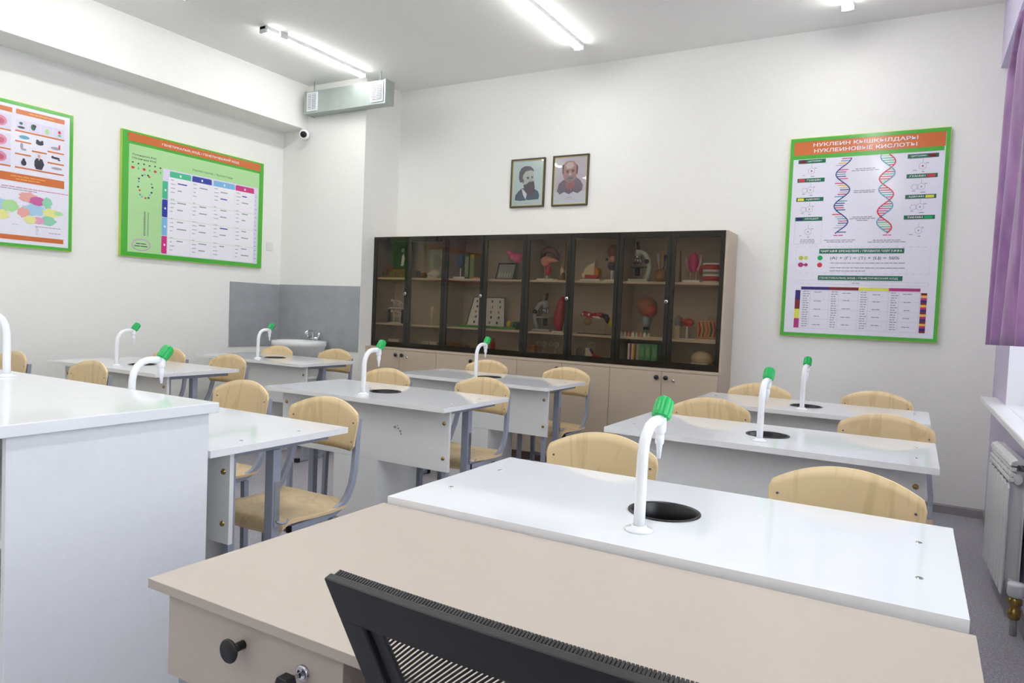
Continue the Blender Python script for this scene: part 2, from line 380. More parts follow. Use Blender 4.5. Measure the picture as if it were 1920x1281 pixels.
def orange_mat():
    m = bpy.data.materials.new('print_orange_band'); m.use_nodes = True; nt = m.node_tree; b = nt.nodes['Principled BSDF']
    b.inputs['Roughness'].default_value = .16
    tc = nt.nodes.new('ShaderNodeTexCoord'); sp = nt.nodes.new('ShaderNodeSeparateXYZ'); nt.links.new(tc.outputs['Generated'], sp.inputs[0])
    return m
def board(name, label, loc, U, N, w_, h_, border):
    """poster board lying flat against a wall: frame + backing; returns thing, Print"""
    t = thing(name, label, 'poster', loc, 0, None)
    U = Vector(U); N = Vector(N); V = Vector((0, 0, -1))
    def B(mb, u0, v0, u1, v1, n0, n1, m):
        c = [U*u + V*v + N*n for u in (u0, u1) for v in (v0, v1) for n in (n0, n1)]
        lo = [min(q[i] for q in c) for i in range(3)]; hi = [max(q[i] for q in c) for i in range(3)]
        mb.box(lo, hi, m)
    mb = MB(); B(mb, .004, .004, w_-.004, h_-.004, 0.0, .024, poster_white); mb.build('backing_board', t)
    mb = MB(); b = border
    edge = mat('poster_edge_profile', (178, 206, 70), .25)
    for q in ((0, 0, w_, b), (0, h_-b, w_, h_), (0, b, b, h_-b), (w_-b, b, w_, h_-b)): B(mb, *q, .0235, .027, P_green)
    for q in ((-.003, -.003, w_+.003, 0), (-.003, h_, w_+.003, h_+.003), (-.003, 0, 0, h_), (w_, 0, w_+.003, h_)): B(mb, *q, 0, .027, edge)
    mb.build('green_border', t)
    pr = Print(N*.0245, U, V, N)
    return t, pr
def finish(pr, lt, t):
    pr.mb.build('printed_sheet', t)
    for q in lt or []: q.build('printed_heading', t)

# --- nucleic acids poster, back wall
t, pr = board('wall_poster', 'tall green-bordered poster with two DNA helices on the back wall', (-.857, BY-.0005, 2.553), (1, 0, 0), (0, -1, 0), .987, 1.418, .023)
lt = []
pr.rect(22, 118, 957, 148, P_green, 1); pr.rect(22, 20, 962, 119, OR, 2)
put_text(pr, lt, 'НУКЛЕИН ҚЫШҚЫЛДАРЫ', 476, 53, 650, 30, WH, 4, .012); put_text(pr, lt, 'НУКЛЕИНОВЫЕ КИСЛОТЫ', 478, 93, 640, 27, WH, 4, .012)
for i, (v, nm, ch) in enumerate(((166, 'ЦИТОЗИН', DR), (300, 'ГУАНИН', RD), (437, 'АДЕНИН', YL), (577, 'УРАЦИЛ', PU))):
    pr.rect(57, v-14, 238, v+14, DG, 2); pr.rect(66, v-9, 108, v+9, ch, 3); put_text(pr, lt, nm, 166, v, 90, 13, WH, 4, .01)
for i, (v, nm, ch) in enumerate(((175, 'ЦИТОЗИН', DR), (308, 'ГУАНИН', RD), (446, 'АДЕНИН', YL), (584, 'ТИМИН', mat('print_mid_green', (30, 168, 92), .16)))):
    pr.rect(747, v-14, 928, v+14, DG, 2); pr.rect(866, v-9, 915, v+9, ch, 3); put_text(pr, lt, nm, 812, v, 90, 13, WH, 4, .01)
def ring(u, v, r, n=6):
    pr.line([(u+r*math.cos(PI/6+2*PI*i/n), v+r*math.sin(PI/6+2*PI*i/n)) for i in range(n+1)], 2, GY, 1)
for base, vs in ((148, (235, 370, 507, 668)), (838, (243, 380, 515, 672))):
    for j, v in enumerate(vs):
        ring(base, v, 24); pr.line([(base, v-24), (base, v-52)], 2, GY); pr.words(base+18, v-20, 1, 5, GY); pr.words(base-55, v+28, 1, 5, GY); pr.disc(base, v, 5, 6, RD if j == 0 else GY, 2)
        pr.words(base-4, v+38, 1, 6, GY)
        if j in (1, 2): ring(base-40, v+2, 20, 5)
pr.line([(57, 592), (57, 755), (238, 755), (238, 592)], 1.5, LG)
for k in range(3): pr.words(148, 725+k*11, 5, 5, GY, center=True)
def strand(uc, amp, v0, v1, ph, m, w_=7):
    n = 60; pts = [(uc+amp*math.cos(PI*(v0+(v1-v0)*i/n-157)/111.5+ph), v0+(v1-v0)*i/n) for i in range(n+1)]
    pr.line(pts, w_, m, 3)
cols = [RD, YL, TL, BL, RD, LG]
for i in range(34):
    v = 160+i*15.6; x = 357+46*math.cos(PI*(v-157)/111.5); s_ = -1 if x > 357 else 1
    if abs(x-357) > 18 or i % 2: pr.rect(min(x, x+s_*60), v-3, max(x, x+s_*60), v+3, random.choice([RD, OG, CY, NV, PK, LG]), 2)
    a = 631+46*math.cos(PI*(v-157)/111.5+PI*.93)
    b = 631+46*math.cos(PI*(v-157)/111.5+PI*.93+2.1)
    pr.rect(min(a, b), v-3, max(a, b), v+3, random.choice([RD, TL, TL, PGR, CY, PK]), 2)
strand(357, 47, 157, 684, 0, NV); strand(631, 46, 150, 687, PI*.93, CY); strand(631, 46, 150, 687, PI*.93+2.1, RD, 8)
for (u, v, n_) in ((496, 238, 5), (496, 250, 6), (498, 389, 4), (498, 401, 4), (496, 572, 5), (496, 583, 6), (496, 596, 2), (350, 697, 2), (655, 700, 2), (360, 731, 6), (360, 743, 7), (655, 735, 7), (655, 747, 8)):
    pr.words(u, v, n_, 6, GY if v < 690 or v > 705 else PK, center=True, w=1.2)
n_ = 40
for (a, b, c, d) in ((75, 775, 916, 785), (916, 785, 918, 967), (918, 967, 82, 962), (82, 962, 75, 775)):
    for i in range(0, n_, 2): pr.line([(a+(c-a)*i/n_, b+(d-b)*i/n_), (a+(c-a)*(i+1)/n_, b+(d-b)*(i+1)/n_)], 2, LG)
pr.rect(231, 791, 763, 825, DG, 2); put_text(pr, lt, 'ЧАРГАФФ ЕРЕЖЕЛЕРІ / ПРАВИЛА ЧАРГАФФА', 496, 808, 510, 17, WH, 4, .01)
pr.disc(112, 856, 15, 15, mat('print_olive', (186, 190, 60), .16), 2); pr.disc(146, 856, 14, 14, mat('print_lime', (206, 218, 110), .16), 2); pr.disc(239, 856, 17, 17, mat('print_mid_green', (30, 168, 92), .16), 2)
pr.disc(112, 905, 18, 17, MG, 2); pr.disc(148, 905, 12, 12, MG, 2); pr.rect(112, 900, 148, 910, MG, 2); pr.disc(239, 906, 17, 17, RD, 2)
put_text(pr, lt, '|А| + |Г| = |Т| + |Ц| = 50%', 522, 859, 430, 26, DK, 3)
for v, n_ in ((892, 16), (925, 14), (947, 8)): pr.words(308, v, n_, 6, GY, w=1.25)
pr.rect(232, 980, 763, 1013, DG, 2); put_text(pr, lt, 'ГЕНЕТИКАЛЫҚ КОД / ГЕНЕТИЧЕСКИЙ КОД', 490, 997, 490, 17, WH, 4, .01)
pr.line([(88, 1016), (916, 1024), (916, 1048), (88, 1040), (88, 1016)], 1.5, LG); pr.words(480, 1033, 2, 6, GY, center=True)
for k, c in enumerate((PU, DR, YL, MG)):
    pr.rect(125+k*187, 1062, 312+k*187, 1083, c, 2); pr.rect(88, 1088+k*68, 122, 1156+k*68, c, 2)
for k in range(17):
    c = (DR, OG, PU, PU)[k % 4] if k % 4 else DR
    pr.rect(878, 1092+k*15.8, 914, 1092+(k+1)*15.8, (DR, OG, MG, PU)[k % 4], 2)
for k in range(4):
    for j in range(16): pr.words(140+k*187, 1096+j*16.6, 2, 6, GY, w=.7)
    pr.line([(188+k*187, 1092), (188+k*187, 1350)], 1.5, LG)
    for j in range(5): pr.words(240+k*187, 1104+j*56+random.uniform(-6, 6), 2, 6, GY, center=True)
    pr.line([(312+k*187, 1088), (312+k*187, 1358)], 1.2, LG)
for j in range(5): pr.line([(125, 1088+j*68), (873, 1088+j*68)], 1.2, LG)
finish(pr, lt, t)

# --- genetic code poster, left wall
t, pr = board('wall_poster', 'wide green genetic code table poster on the wall nearest the basin', (LX+.0005, 3.343, 2.541), (0, 1, 0), (1, 0, 0), 1.394, 1.0, .036)
lt = []
pr.rect(36, 36, 1358, 966, P_green, 1); pr.rect(47, 12, 1355, 78, OR, 9); pr.rect(56, 101, 1347, 966, PGR, 2)
put_text(pr, lt, 'ГЕНЕТИКАЛЫҚ КОД / ГЕНЕТИЧЕСКИЙ КОД', 722, 47, 770, 27, WH, 11, .015)
put_text(pr, lt, 'Матрицалық РНҚ', 188, 181, 210, 20, DK, 4, .01); put_text(pr, lt, 'Матричная РНК', 188, 209, 210, 20, DK, 4, .01)
put_text(pr, lt, 'Нуклеотидтер / Нуклеотиды', 838, 202, 415, 24, DG, 4, .0)
for k in range(6): pr.disc(88+k*48, 243+(k % 2)*4, 8, 6, DK, 3); pr.disc(90+k*48, 285, (14, 6)[k % 2], 10, (RD, TL)[k % 2], 3)
for i in range(16):
    a = i*.75; pr.disc(200+60*math.cos(a)+random.uniform(-8, 8), 420+95*math.sin(a), 9, 7, (DK, LB, RD, CY, DK)[i % 5], 3)
pr.line([(80, 520), (80, 640), (175, 640), (175, 830), (215, 830), (215, 640), (330, 640), (330, 540)], 2, LG, 3)
for i in range(22): pr.rect(190, 628+i*9, 206, 632+i*9, DK, 3); pr.rect(222, 630+i*9, 234, 633+i*9, DK, 3)
pr.disc(172, 902, 84, 50, pm('mauve', (196, 168, 200)), 3, 28); pr.disc(172, 902, 72, 40, PGR, 4, 28); pr.words(172, 892, 2, 6, DK, 5, 2, True); pr.words(172, 912, 2, 6, DK, 5, 2, True)
pr.rect(352, 243, 1335, 962, LVD, 3); pr.rect(405, 304, 1295, 956, WH, 4)
for k, (c, a, b) in enumerate(((TL, 414, 616), (BL, 627, 823), (LB, 842, 1070), (PK, 1079, 1288))):
    pr.rect(a, 266, b, 304, c, 5); pr.rect(a+12, 254, b-12, 268, c, 5); pr.disc(a+12, 267, 12, 13, c, 5); pr.disc(b-12, 267, 12, 13, c, 5)
    v = 346+k*153; pr.rect(360, v, 398, v+148, c, 5); pr.rect(349, v+10, 362, v+138, c, 5); pr.disc(361, v+12, 12, 12, c, 5); pr.disc(361, v+136, 12, 12, c, 5)
    pr.rect((a+b)/2-7, 272, (a+b)/2+7, 290, WH, 7); pr.rect(370, v+66, 384, v+82, WH, 7)
    for j in range(4):
        for q in range(4): pr.words(a+10, 325+j*163+q*34, 1, 9, LG, 5, 1.1)
        for q in range(random.choice((1, 2, 2))): pr.words(a+75, 348+j*163+q*60, 1, 10, GY if random.random() < .85 else BL, 5, 1.8)
for v in (497, 653, 817): pr.line([(405, v), (1295, v)], 3, PGR, 5)
for u in (618, 830, 1072): pr.line([(u, 306), (u, 955)], 2, LVD, 5)
for j in range(16): pr.words(1304, 330+j*39, 1, 8, LB, 5, .6)
finish(pr, lt, t)

# --- zoology poster with a map, left wall nearer the camera
t, pr = board('wall_poster', 'green-bordered poster with animal pictures and a coloured region map', (LX+.0005, 1.565, 2.541), (0, 1, 0), (1, 0, 0), 1.40, 1.006, .022)
R0 = 1400
def rr(a, v0, b, v1, m, l=1): pr.rect(R0-a, v0, R0-b, v1, m, l)
rr(385, 45, 60, 78, OR, 2); rr(1340, 45, 408, 78, OR, 2)
pr.words(R0-215, 62, 5, 7, mat('print_gold', (236, 170, 90), .16), 4, 1.4, True)
rr(388, 190, 60, 200, OR, 2); rr(388, 445, 60, 455, OR, 2)
rr(388, 262, 285, 272, OR, 2); rr(388, 350, 285, 360, OR, 2); rr(280, 312, 180, 322, OR, 2); rr(175, 292, 60, 302, OR, 2); rr(175, 372, 60, 382, OR, 2)
for k in range(4): rr(384-k*82, 118, 384-k*82-76, 186, LVD, 2)
for (u, v, a, b, c) in ((350, 168, 24, 8, DK), (352, 140, 12, 10, DG), (272, 150, 16, 22, DG), (264, 140, 12, 10, DK), (180, 160, 14, 20, PGR), (95, 145, 10, 12, RD), (95, 168, 12, 8, TL), (330, 233, 34, 13, CY),
                        (228, 252, 26, 15, DK), (243, 238, 10, 9, DK), (212, 238, 8, 8, DK), (120, 266, 34, 10, GY), (94, 252, 6, 18, RD), (346, 296, 10, 22, GY), (332, 318, 18, 8, GY), (120, 335, 30, 8, DK), (96, 346, 10, 5, DK), (140, 330, 8, 8, DK),
                        (110, 410, 38, 9, GY), (332, 412, 18, 20, DK), (332, 392, 9, 12, DK), (232, 345, 9, 12, mat('print_skin', (206, 160, 136), .16))):
    pr.disc(R0-u, v, a, b, c, 3)
pr.poly([(R0-262, 385), (R0-252, 364), (R0-232, 360), (R0-210, 364), (R0-196, 400), (R0-212, 440), (R0-250, 440), (R0-262, 420)], DK, 3); pr.poly([(R0-237, 362), (R0-227, 362), (R0-232, 378)], WH, 4)
# left columns: organs in pink
for r_, v in enumerate((100, 230, 345)):
    for k in range(4):
        u = 440+k*230
        rr(u+200, v, u-25, v+95, LVD, 2); rr(u+200, v+100, u-25, v+110, OR, 2)
        pr.disc(R0-u-45, v+48, 46, 36, pm('organ_pink', (214, 140, 164)), 3); pr.disc(R0-u-40, v+52, 24, 20, pm('organ_rose', (188, 92, 120)), 4)
rr(1345, 493, 57, 550, OR, 2); pr.words(R0-300, 514, 5, 7, mat('print_gold', (236, 170, 90), .16), 4, 1.8, True); pr.words(R0-300, 532, 4, 7, mat('print_gold', (236, 170, 90), .16), 4, 1.5, True)
rr(1345, 925, 57, 958, OR, 2)
pr.words(R0-470, 590, 12, 6, pm('rose_text', (210, 140, 170)), 2, 1.5); pr.words(R0-500, 605, 8, 6, GY, 2, 1.4)
reg = [(480, 730, 60, 50, pm('map_blue', (166, 202, 228))), (560, 700, 70, 50, PGR), (415, 725, 55, 42, PGR), (470, 790, 50, 34, pm('map_yellow', (228, 226, 150))), (300, 650, 62, 36, pm('salmon', (226, 168, 160))), (236, 668, 56, 32, pm('map_magenta', (196, 100, 160))), (172, 672, 34, 40, pm('map_teal', (146, 208, 176))), (262, 735, 78, 40, pm('map_blue', (166, 202, 228))),
       (330, 760, 40, 36, pm('salmon', (226, 168, 160))), (150, 742, 56, 32, pm('map_yellow', (228, 226, 150))), (95, 738, 34, 16, PGR), (165, 800, 54, 34, pm('map_teal', (146, 208, 176))), (232, 806, 44, 26, pm('rose', (222, 160, 190))), (285, 806, 40, 30, pm('map_yellow', (228, 226, 150))), (640, 760, 60, 60, pm('rose', (222, 160, 190)))]
for u, v, a, b, c in reg:
    n = 14; pr.poly([(R0-u+a*(1+.16*math.sin(i*2.7+u))*math.cos(2*PI*i/n), v+b*(1+.16*math.cos(i*3.1+v))*math.sin(2*PI*i/n)) for i in range(n)], c, 3)
for k in range(7): pr.words(R0-250+random.randint(-6, 6), 855+k*9, 1, 4, LG, 2)
pr.words(R0-250, 850, 8, 5, GY, 2); pr.words(R0-160, 888, 4, 5, GY, 2); pr.words(R0-400, 850, 2, 5, LG, 2)
finish(pr, None, t)

# ------------------------------------------------------------------ two framed portraits
def portrait(x0, x1, z0, z1, kind, label):
    t = thing('framed_portrait', label, 'picture', (x0, BY-.0005, z1))
    W_, H_ = (x1-x0), (z1-z0)
    MB().box((.004, -.012, -H_+.004), (W_-.004, 0, -.004), mat('passepartout', (222, 228, 226), .5)).build('backing_board', t)
    mb = MB(); b = .013
    for q in ((0, -b, W_, 0), (0, -H_, W_, -H_+b), (0, -H_+b, b, -b), (W_-b, -H_+b, W_, -b)): mb.box((q[0], -.022, q[1]), (q[2], 0, q[3]), pic_frame)
    mb.build('frame', t, .002)
    mb = MB(); c = .005
    for q in ((b, -b-c, W_-b, -b), (b, -H_+b, W_-b, -H_+b+c), (b, -H_+b+c, b+c, -b-c), (W_-b-c, -H_+b+c, W_-b, -b-c)): mb.box((q[0], -.018, q[1]), (q[2], 0, q[3]), gold_frame)
    mb.build('frame_lip', t)
    pr = Print((0, -.0125, 0), (W_, 0, 0), (0, 0, -H_), (0, -1, 0), .01)   # u, v in per cent
    if kind == 0:
        bgc = pm('portrait_mint', (212, 226, 224)); hair = pm('portrait_greybrown', (110, 100, 112)); skin = pm('portrait_pale', (206, 208, 198)); beard = pm('portrait_beard', (88, 76, 84)); coat = pm('portrait_coat', (84, 96, 116))
        pr.rect(8, 6, 94, 94, bgc, 1)
        pr.poly([(14, 84), (15, 74), (24, 66), (34, 60), (70, 62), (82, 68), (86, 76), (84, 84), (60, 85), (30, 86)], coat, 2)
        pr.poly([(33, 60), (42, 66), (52, 72), (50, 88), (38, 74)], WH, 3); pr.poly([(50, 70), (62, 84), (46, 84)], coat, 4)
        pr.poly([(24, 40), (24, 28), (30, 19), (42, 15), (56, 16), (66, 22), (68, 27), (58, 24), (44, 26), (36, 34), (35, 48), (28, 48)], hair, 4)
        pr.poly([(35, 34), (42, 25), (56, 22), (66, 26), (68, 40), (69, 52), (60, 60), (44, 60), (36, 50)], skin, 3)
        pr.poly([(38, 54), (48, 52), (58, 46), (69, 47), (72, 60), (68, 74), (56, 76), (44, 68)], beard, 5)
        pr.rect(46, 37.5, 55, 39.5, hair, 5); pr.rect(60, 36.5, 67, 38.5, hair, 5); pr.disc(51, 41, 3, 1.2, DK, 6); pr.disc(63, 40, 2.4, 1.2, DK, 6)
        pr.poly([(58, 40), (64, 48), (57, 48)], pm('portrait_shade', (184, 184, 176)), 5); pr.poly([(35, 42), (39, 42), (39, 50), (36, 50)], hair, 5)
        for k in range(6): pr.line([(44+k*4, 56), (48+k*3.6, 73)], .8, pm('portrait_beard_line', (116, 100, 106)), 6)
        pr.words(50, 91, 4, .9, LG, 2, 1, True)
    else:
        bgc = pm('portrait_rose', (214, 200, 208)); skin = pm('portrait_skin', (190, 142, 138)); hi = pm('portrait_highlight', (218, 196, 188)); dk = pm('portrait_brown', (112, 78, 80)); cloth = pm('portrait_cloth', (128, 108, 126)); grey = pm('portrait_greybeard', (158, 138, 144))
        pr.rect(8, 5, 94, 72, bgc, 1); pr.rect(8, 72, 94, 94, pm('portrait_paper', (224, 222, 230)), 1)
        pr.poly([(14, 70), (18, 56), (32, 48), (44, 46), (66, 44), (78, 50), (86, 60), (84, 70), (72, 76), (60, 72), (48, 77), (34, 72), (22, 77)], cloth, 2)
        pr.poly([(38, 52), (62, 50), (64, 62), (50, 70), (38, 62)], pm('portrait_scarf', (176, 112, 112)), 3)
        pr.poly([(28, 30), (29, 20), (36, 13), (48, 11), (60, 13), (67, 20), (69, 32), (66, 46), (58, 53), (46, 55), (36, 50), (30, 42)], skin, 4)
        pr.poly([(36, 20), (44, 14), (56, 15), (60, 22), (52, 27), (40, 27)], hi, 5); pr.poly([(27, 20), (32, 17), (31, 40), (27, 34)], dk, 5); pr.poly([(66, 18), (71, 24), (70, 38), (66, 38)], dk, 5)
        pr.rect(37, 30, 46, 32, dk, 6); pr.rect(53, 29, 62, 31, dk, 6); pr.disc(42, 33.6, 3, 1.3, DK, 6); pr.disc(57, 32.8, 3, 1.3, DK, 6)
        pr.poly([(49, 32), (54, 40), (46, 40.5)], hi, 6); pr.poly([(38, 42), (50, 40), (62, 41), (60, 51), (50, 55), (40, 51)], grey, 5); pr.rect(44, 45, 57, 46.5, dk, 6)
        for k in range(7): pr.line([(22+k*9, 60+(k % 3)*3), (25+k*8, 74)], .9, pm('portrait_fold', (98, 80, 100)), 4)
        pr.words(50, 83, 3, 1, GY, 2, 1, True); pr.words(48, 86, 4, .9, LG, 2, 1, True)
    pr.mb.build('printed_portrait', t)
    MB().box((b, -.0165, -H_+b), (W_-b, -.0155, -b), clear).build('glass', t)
portrait(-3.207, -2.868, 2.145, 2.573, 0, 'framed portrait of a man with a dark full beard above the cabinets')
portrait(-2.792, -2.455, 2.143, 2.575, 1, 'framed portrait of a bald man with a short grey beard above the cabinets')

# ------------------------------------------------------------------ basin
t = thing('wash_basin', 'white ceramic wash basin mounted on the grey tiled corner', 'basin', (-5.03, 4.990, 0))
def superell(a, b, n=28, p=2.6):
    return [(a*math.copysign(abs(math.cos(2*PI*i/n))**(2/p), math.cos(2*PI*i/n)), b*math.copysign(abs(math.sin(2*PI*i/n))**(2/p), math.sin(2*PI*i/n))) for i in range(n)]
mb = MB(); rings = []
for (a, b, z, yo) in ((.10, .09, .665, -.14), (.15, .15, .70, -.17), (.20, .195, .76, -.20), (.235, .215, .815, -.215), (.245, .22, .825, -.22), (.245, .22, .86, -.22), (.235, .21, .866, -.22), (.20, .15, .86, -.24), (.17, .13, .80, -.24), (.10, .08, .745, -.24), (.02, .02, .735, -.24)):
    rings.append([(x, y+yo, z) for x, y in superell(a, b)])
n = 28; vs = [v for r in rings for v in r]; fs = [(i*n+k, i*n+(k+1) % n, (i+1)*n+(k+1) % n, (i+1)*n+k) for i in range(len(rings)-1) for k in range(n)]
fs += [tuple(range(n-1, -1, -1)), tuple((len(rings)-1)*n+k for k in range(n))]
mb.add(vs, fs, ceramic, True); mb.build('bowl', t)
mb = MB(); mb.tube([(0, -.045, .86), (0, -.045, .93), (0, -.06, .955), (0, -.11, .955), (0, -.15, .935)], .011, chrome, 10); mb.cyl((-.06, -.045, .885), (.06, -.045, .885), .014, chrome)
tp = mb.build('mixer_tap', t)
for s_ in (-1, 1):
    mb = MB(); mb.cyl((s_*.06, -.045, .885), (s_*.075, -.045, .92), .008, chrome, 10); mb.ball((s_*.078, -.045, .928), .018, chrome); mb.build('tap_handle', tp)
mb = MB(); mb.tube([(0, -.15, .67), (0, -.15, .55), (0, -.10, .50), (0, -.05, .50), (0, 0, .50)], .018, tap_white, 10); mb.build('waste_pipe', t)

# ------------------------------------------------------------------ student lab desks
def slab_hole(x0, x1, y0, y1, z0, z1, hx, hy, r, m, medge):
    n = 40; angs = sorted([2*PI*i/n for i in range(n)] + [math.atan2(cy-hy, cx-hx) % (2*PI) for cx in (x0, x1) for cy in (y0, y1)])
    inn = [(hx+r*math.cos(a), hy+r*math.sin(a)) for a in angs]; out = []
    for a in angs:
        c, s_ = math.cos(a), math.sin(a)
        t_ = min(((x1-hx)/c if c > 1e-9 else (x0-hx)/c if c < -1e-9 else 1e9), ((y1-hy)/s_ if s_ > 1e-9 else (y0-hy)/s_ if s_ < -1e-9 else 1e9))
        out.append((hx+t_*c, hy+t_*s_))
    k = len(angs); mb = MB()
    vs = [(x, y, z1) for x, y in inn] + [(x, y, z1) for x, y in out] + [(x, y, z0) for x, y in inn] + [(x, y, z0) for x, y in out]
    top = [(i, (i+1) % k, k+(i+1) % k, k+i) for i in range(k)]; bot = [(2*k+i, 3*k+i, 3*k+(i+1) % k, 2*k+(i+1) % k) for i in range(k)]
    side = [(k+i, k+(i+1) % k, 3*k+(i+1) % k, 3*k+i) for i in range(k)]; ins = [(i, 2*k+i, 2*k+(i+1) % k, (i+1) % k) for i in range(k)]
    o = len(mb.v); mb.v += vs
    a = mb._m(m); b = mb._m(medge)
    for fl, mi in ((top, a), (bot, b), (side, b), (ins, b)):
        for f in fl: mb.f.append(list(f)); mb.mi.append(mi); mb.sm.append(False)
    return mb
def make_tap(parent, x, y, z, dirn=1):
    """swan-neck laboratory tap; dirn is the sense of y its spout points"""
    D = Matrix.Translation((x, y, z)) @ Matrix.Diagonal((1, dirn, 1, 1))
    path = [(0, 0, 0), (0, 0, .06), (0, 0, .12), (0, .001, .16), (0, .006, .185), (0, .018, .207), (0, .036, .222), (0, .058, .229), (0, .082, .230), (0, .108, .229)]
    mb = MB(); mb.tube(path, [.0125]*9+[.014], tap_white, 16, D); tp = mb.build('tap', parent)
    MB().lathe([(0, 0), (.031, 0), (.030, .005), (.018, .008), (.016, .012), (.0125, .012)], tap_white, 24, M=D).build('flange', tp)
    mb = MB(); mb.tube([(0, .112, .236), (0, .113, .205), (0, .1135, .196)], [.0145, .0145, .010], tap_white, 14, D)
    mb.tube([(0, .1135, .198), (0, .1135, .176), (0, .114, .172), (0, .1145, .14)], [.0105, .0105, .0075, .0045], tap_white, 14, D); mb.build('nozzle', tp)
    # fluted green cap, tilted up and outwards
    n = 30; pr_ = [(0, .0), (.012, .0), (.0195, .004), (.021, .012), (.021, .036), (.019, .05), (.012, .056), (0, .057)]
    T = D @ Matrix.Translation((0, .112, .232)) @ Matrix.Rotation(math.radians(-38), 4, 'X')
    vs = []; fs = []; k = len(pr_)
    for j in range(n):
        th = 2*PI*j/n; fl = 1 + (.06 if j % 5 in (0, 1, 2) else -.05)
        for r, q in pr_: vs.append((r*fl*math.cos(th), r*fl*math.sin(th), q))
    for j in range(n):
        for i in range(k-1): fs.append((j*k+i, ((j+1) % n)*k+i, ((j+1) % n)*k+i+1, j*k+i+1))
    mb = MB(); mb.add(vs, fs, tap_green, False, T); mb.tube([(0, 0, -.004), (0, 0, .006)], .013, tap_white, 14, T); mb.build('green_handle', tp)
    return tp
def make_desk():
    t = thing('lab_desk', '', 'desk', (0, 0, 0), 0, 'white laboratory desks with a sink')
    hx, hy, r = 0.0, .300, .082
    slab_hole(-.6, .6, 0, .6, .738, .76, hx, hy, r, desk_white, edge_white).build('tabletop', t)
    MB().lathe([(r+.004, .7605), (r+.0035, .763), (r-.003, .7635), (r-.006, .760), (r-.010, .72), (r-.014, .66), (r-.03, .63), (0, .628)], sink_black, 36, (hx, hy, 0)).build('drip_sink', t)
    mb = MB(); mb.box((-.565, .100, .435), (.565, .116, .738), panel_white); pn = mb.build('modesty_panel', t, .001)
    for x in (-.535, .535):
        for z in (.67, .50):
            MB().lathe([(0, -.006), (.006, -.006), (.009, -.003), (.010, 0)], brass, 12, M=Matrix.Translation((x, .100, z)) @ Matrix.Rotation(-PI/2, 4, 'X') @ Matrix.Diagonal((1, 1, 1, 1))).build('bolt', pn)
    mb = MB(); mb.box((-.17, .10, .002), (.13, .116, .434), panel_white); mb.box((.114, .116, .002), (.13, .43, .434), panel_white); mb.box((-.17, .116, .002), (-.154, .43, .434), panel_white)
    mb.box((-.154, .116, .05), (.114, .43, .066), panel_white)
    mb.build('pipe_box', t)
    mb = MB(); mb.tube([(0, .300, .63), (0, .300, .2), (0, .28, .067)], .02, panel_white, 10); mb.build('waste_pipe', t)
    for s_ in (-1, 1):
        x = s_*.53
        mb = MB(); mb.box((x-.0125, .12, .712), (x+.0125, .56, .7378), steel)
        mb.box((x-.0125, .118, .03), (x+.0125, .143, .712), steel)
        mb.box((x-.02, .29, .03), (x+.02, .325, .712), steel)
        mb.box((x-.0125, .06, .004), (x+.0125, .35, .03), steel)
        lf = mb.build('leg_frame', t, .002)
        mb = MB(); mb.box((x+s_*.02, .297, .44), (x+s_*.024, .317, .60), chrome)
        mb.tube([(x+s_*.026, .307, .46), (x+s_*.03, .325, .448), (x+s_*.032, .345, .448), (x+s_*.032, .354, .46)], .004, steel, 8); mb.build('bag_hook', lf)
        for y_ in (.065, .338): MB().box((x-.016, y_-.015, 0), (x+.016, y_+.018, .032), black_plastic).build('foot_cap', lf, .002)
    for x in (-.53, .53):
        for y_ in (.17, .42):
            mb = MB(); mb.lathe([(0, .0012), (.006, .0012), (.0075, 0)], chrome, 14, (x, y_, .76)); mb.box((x-.0045, y_-.0008, .7612), (x+.0045, y_+.0008, .7614), black_matt); mb.build('screw', t)
    make_tap(t, 0, .122, .76, 1)
    return t
desk0 = make_desk()
DESKS = [('A', -.4964, 1.3402, 'glossy white lab desk pushed up against the beige teacher desk'),
         ('B', -.5014, 2.7352, 'white lab desk by the windows, middle one of its row of three'),
         ('C', -.5072, 3.9625, 'white lab desk by the windows closest to the nucleic acid poster'),
         ('M1', -2.476, 2.677, 'white lab desk with stained front panel in the centre of the room'),
         ('M2', -2.552, 3.8765, 'white lab desk standing right before the beige cabinet doors'),
         ('L1', -2.441, 1.402, 'white lab desk sticking out from behind the big white counter'),
         ('L2', -4.523, 2.594, 'white lab desk along the poster wall, between its front and rear neighbours'),
         ('L3', -4.574, 3.781, 'white lab desk in front of the wash basin'),
         ('K1', -4.56, 1.45, 'white lab desk hidden behind the white counter, by the poster wall')]
dd = {}
for i, (k, x, y, lb) in enumerate(DESKS):
    d = desk0 if i == 0 else dup(desk0)
    d.location = (x, y, 0); d['label'] = lb; dd[k] = d
# smudges on the middle desk's front panel: a cluster of scuffs
mb = MB(); scf = mat('scuff_mark', (150, 148, 146), .6)
for (u, v, a, b) in ((0, 0, .010, .006), (.022, -.004, .006, .004), (.035, -.016, .008, .006), (.016, .010, .004, .003), (.040, -.03, .006, .005)):
    mb.prism([(u+a*math.cos(q*PI/5)*(.8+.3*math.sin(q*2)), v+b*math.sin(q*PI/5)) for q in range(10)], -.0004, 0, scf, 'y')
o = mb.build('scuff_marks', dd['M1']); o.location = (.235, .0995, .618)

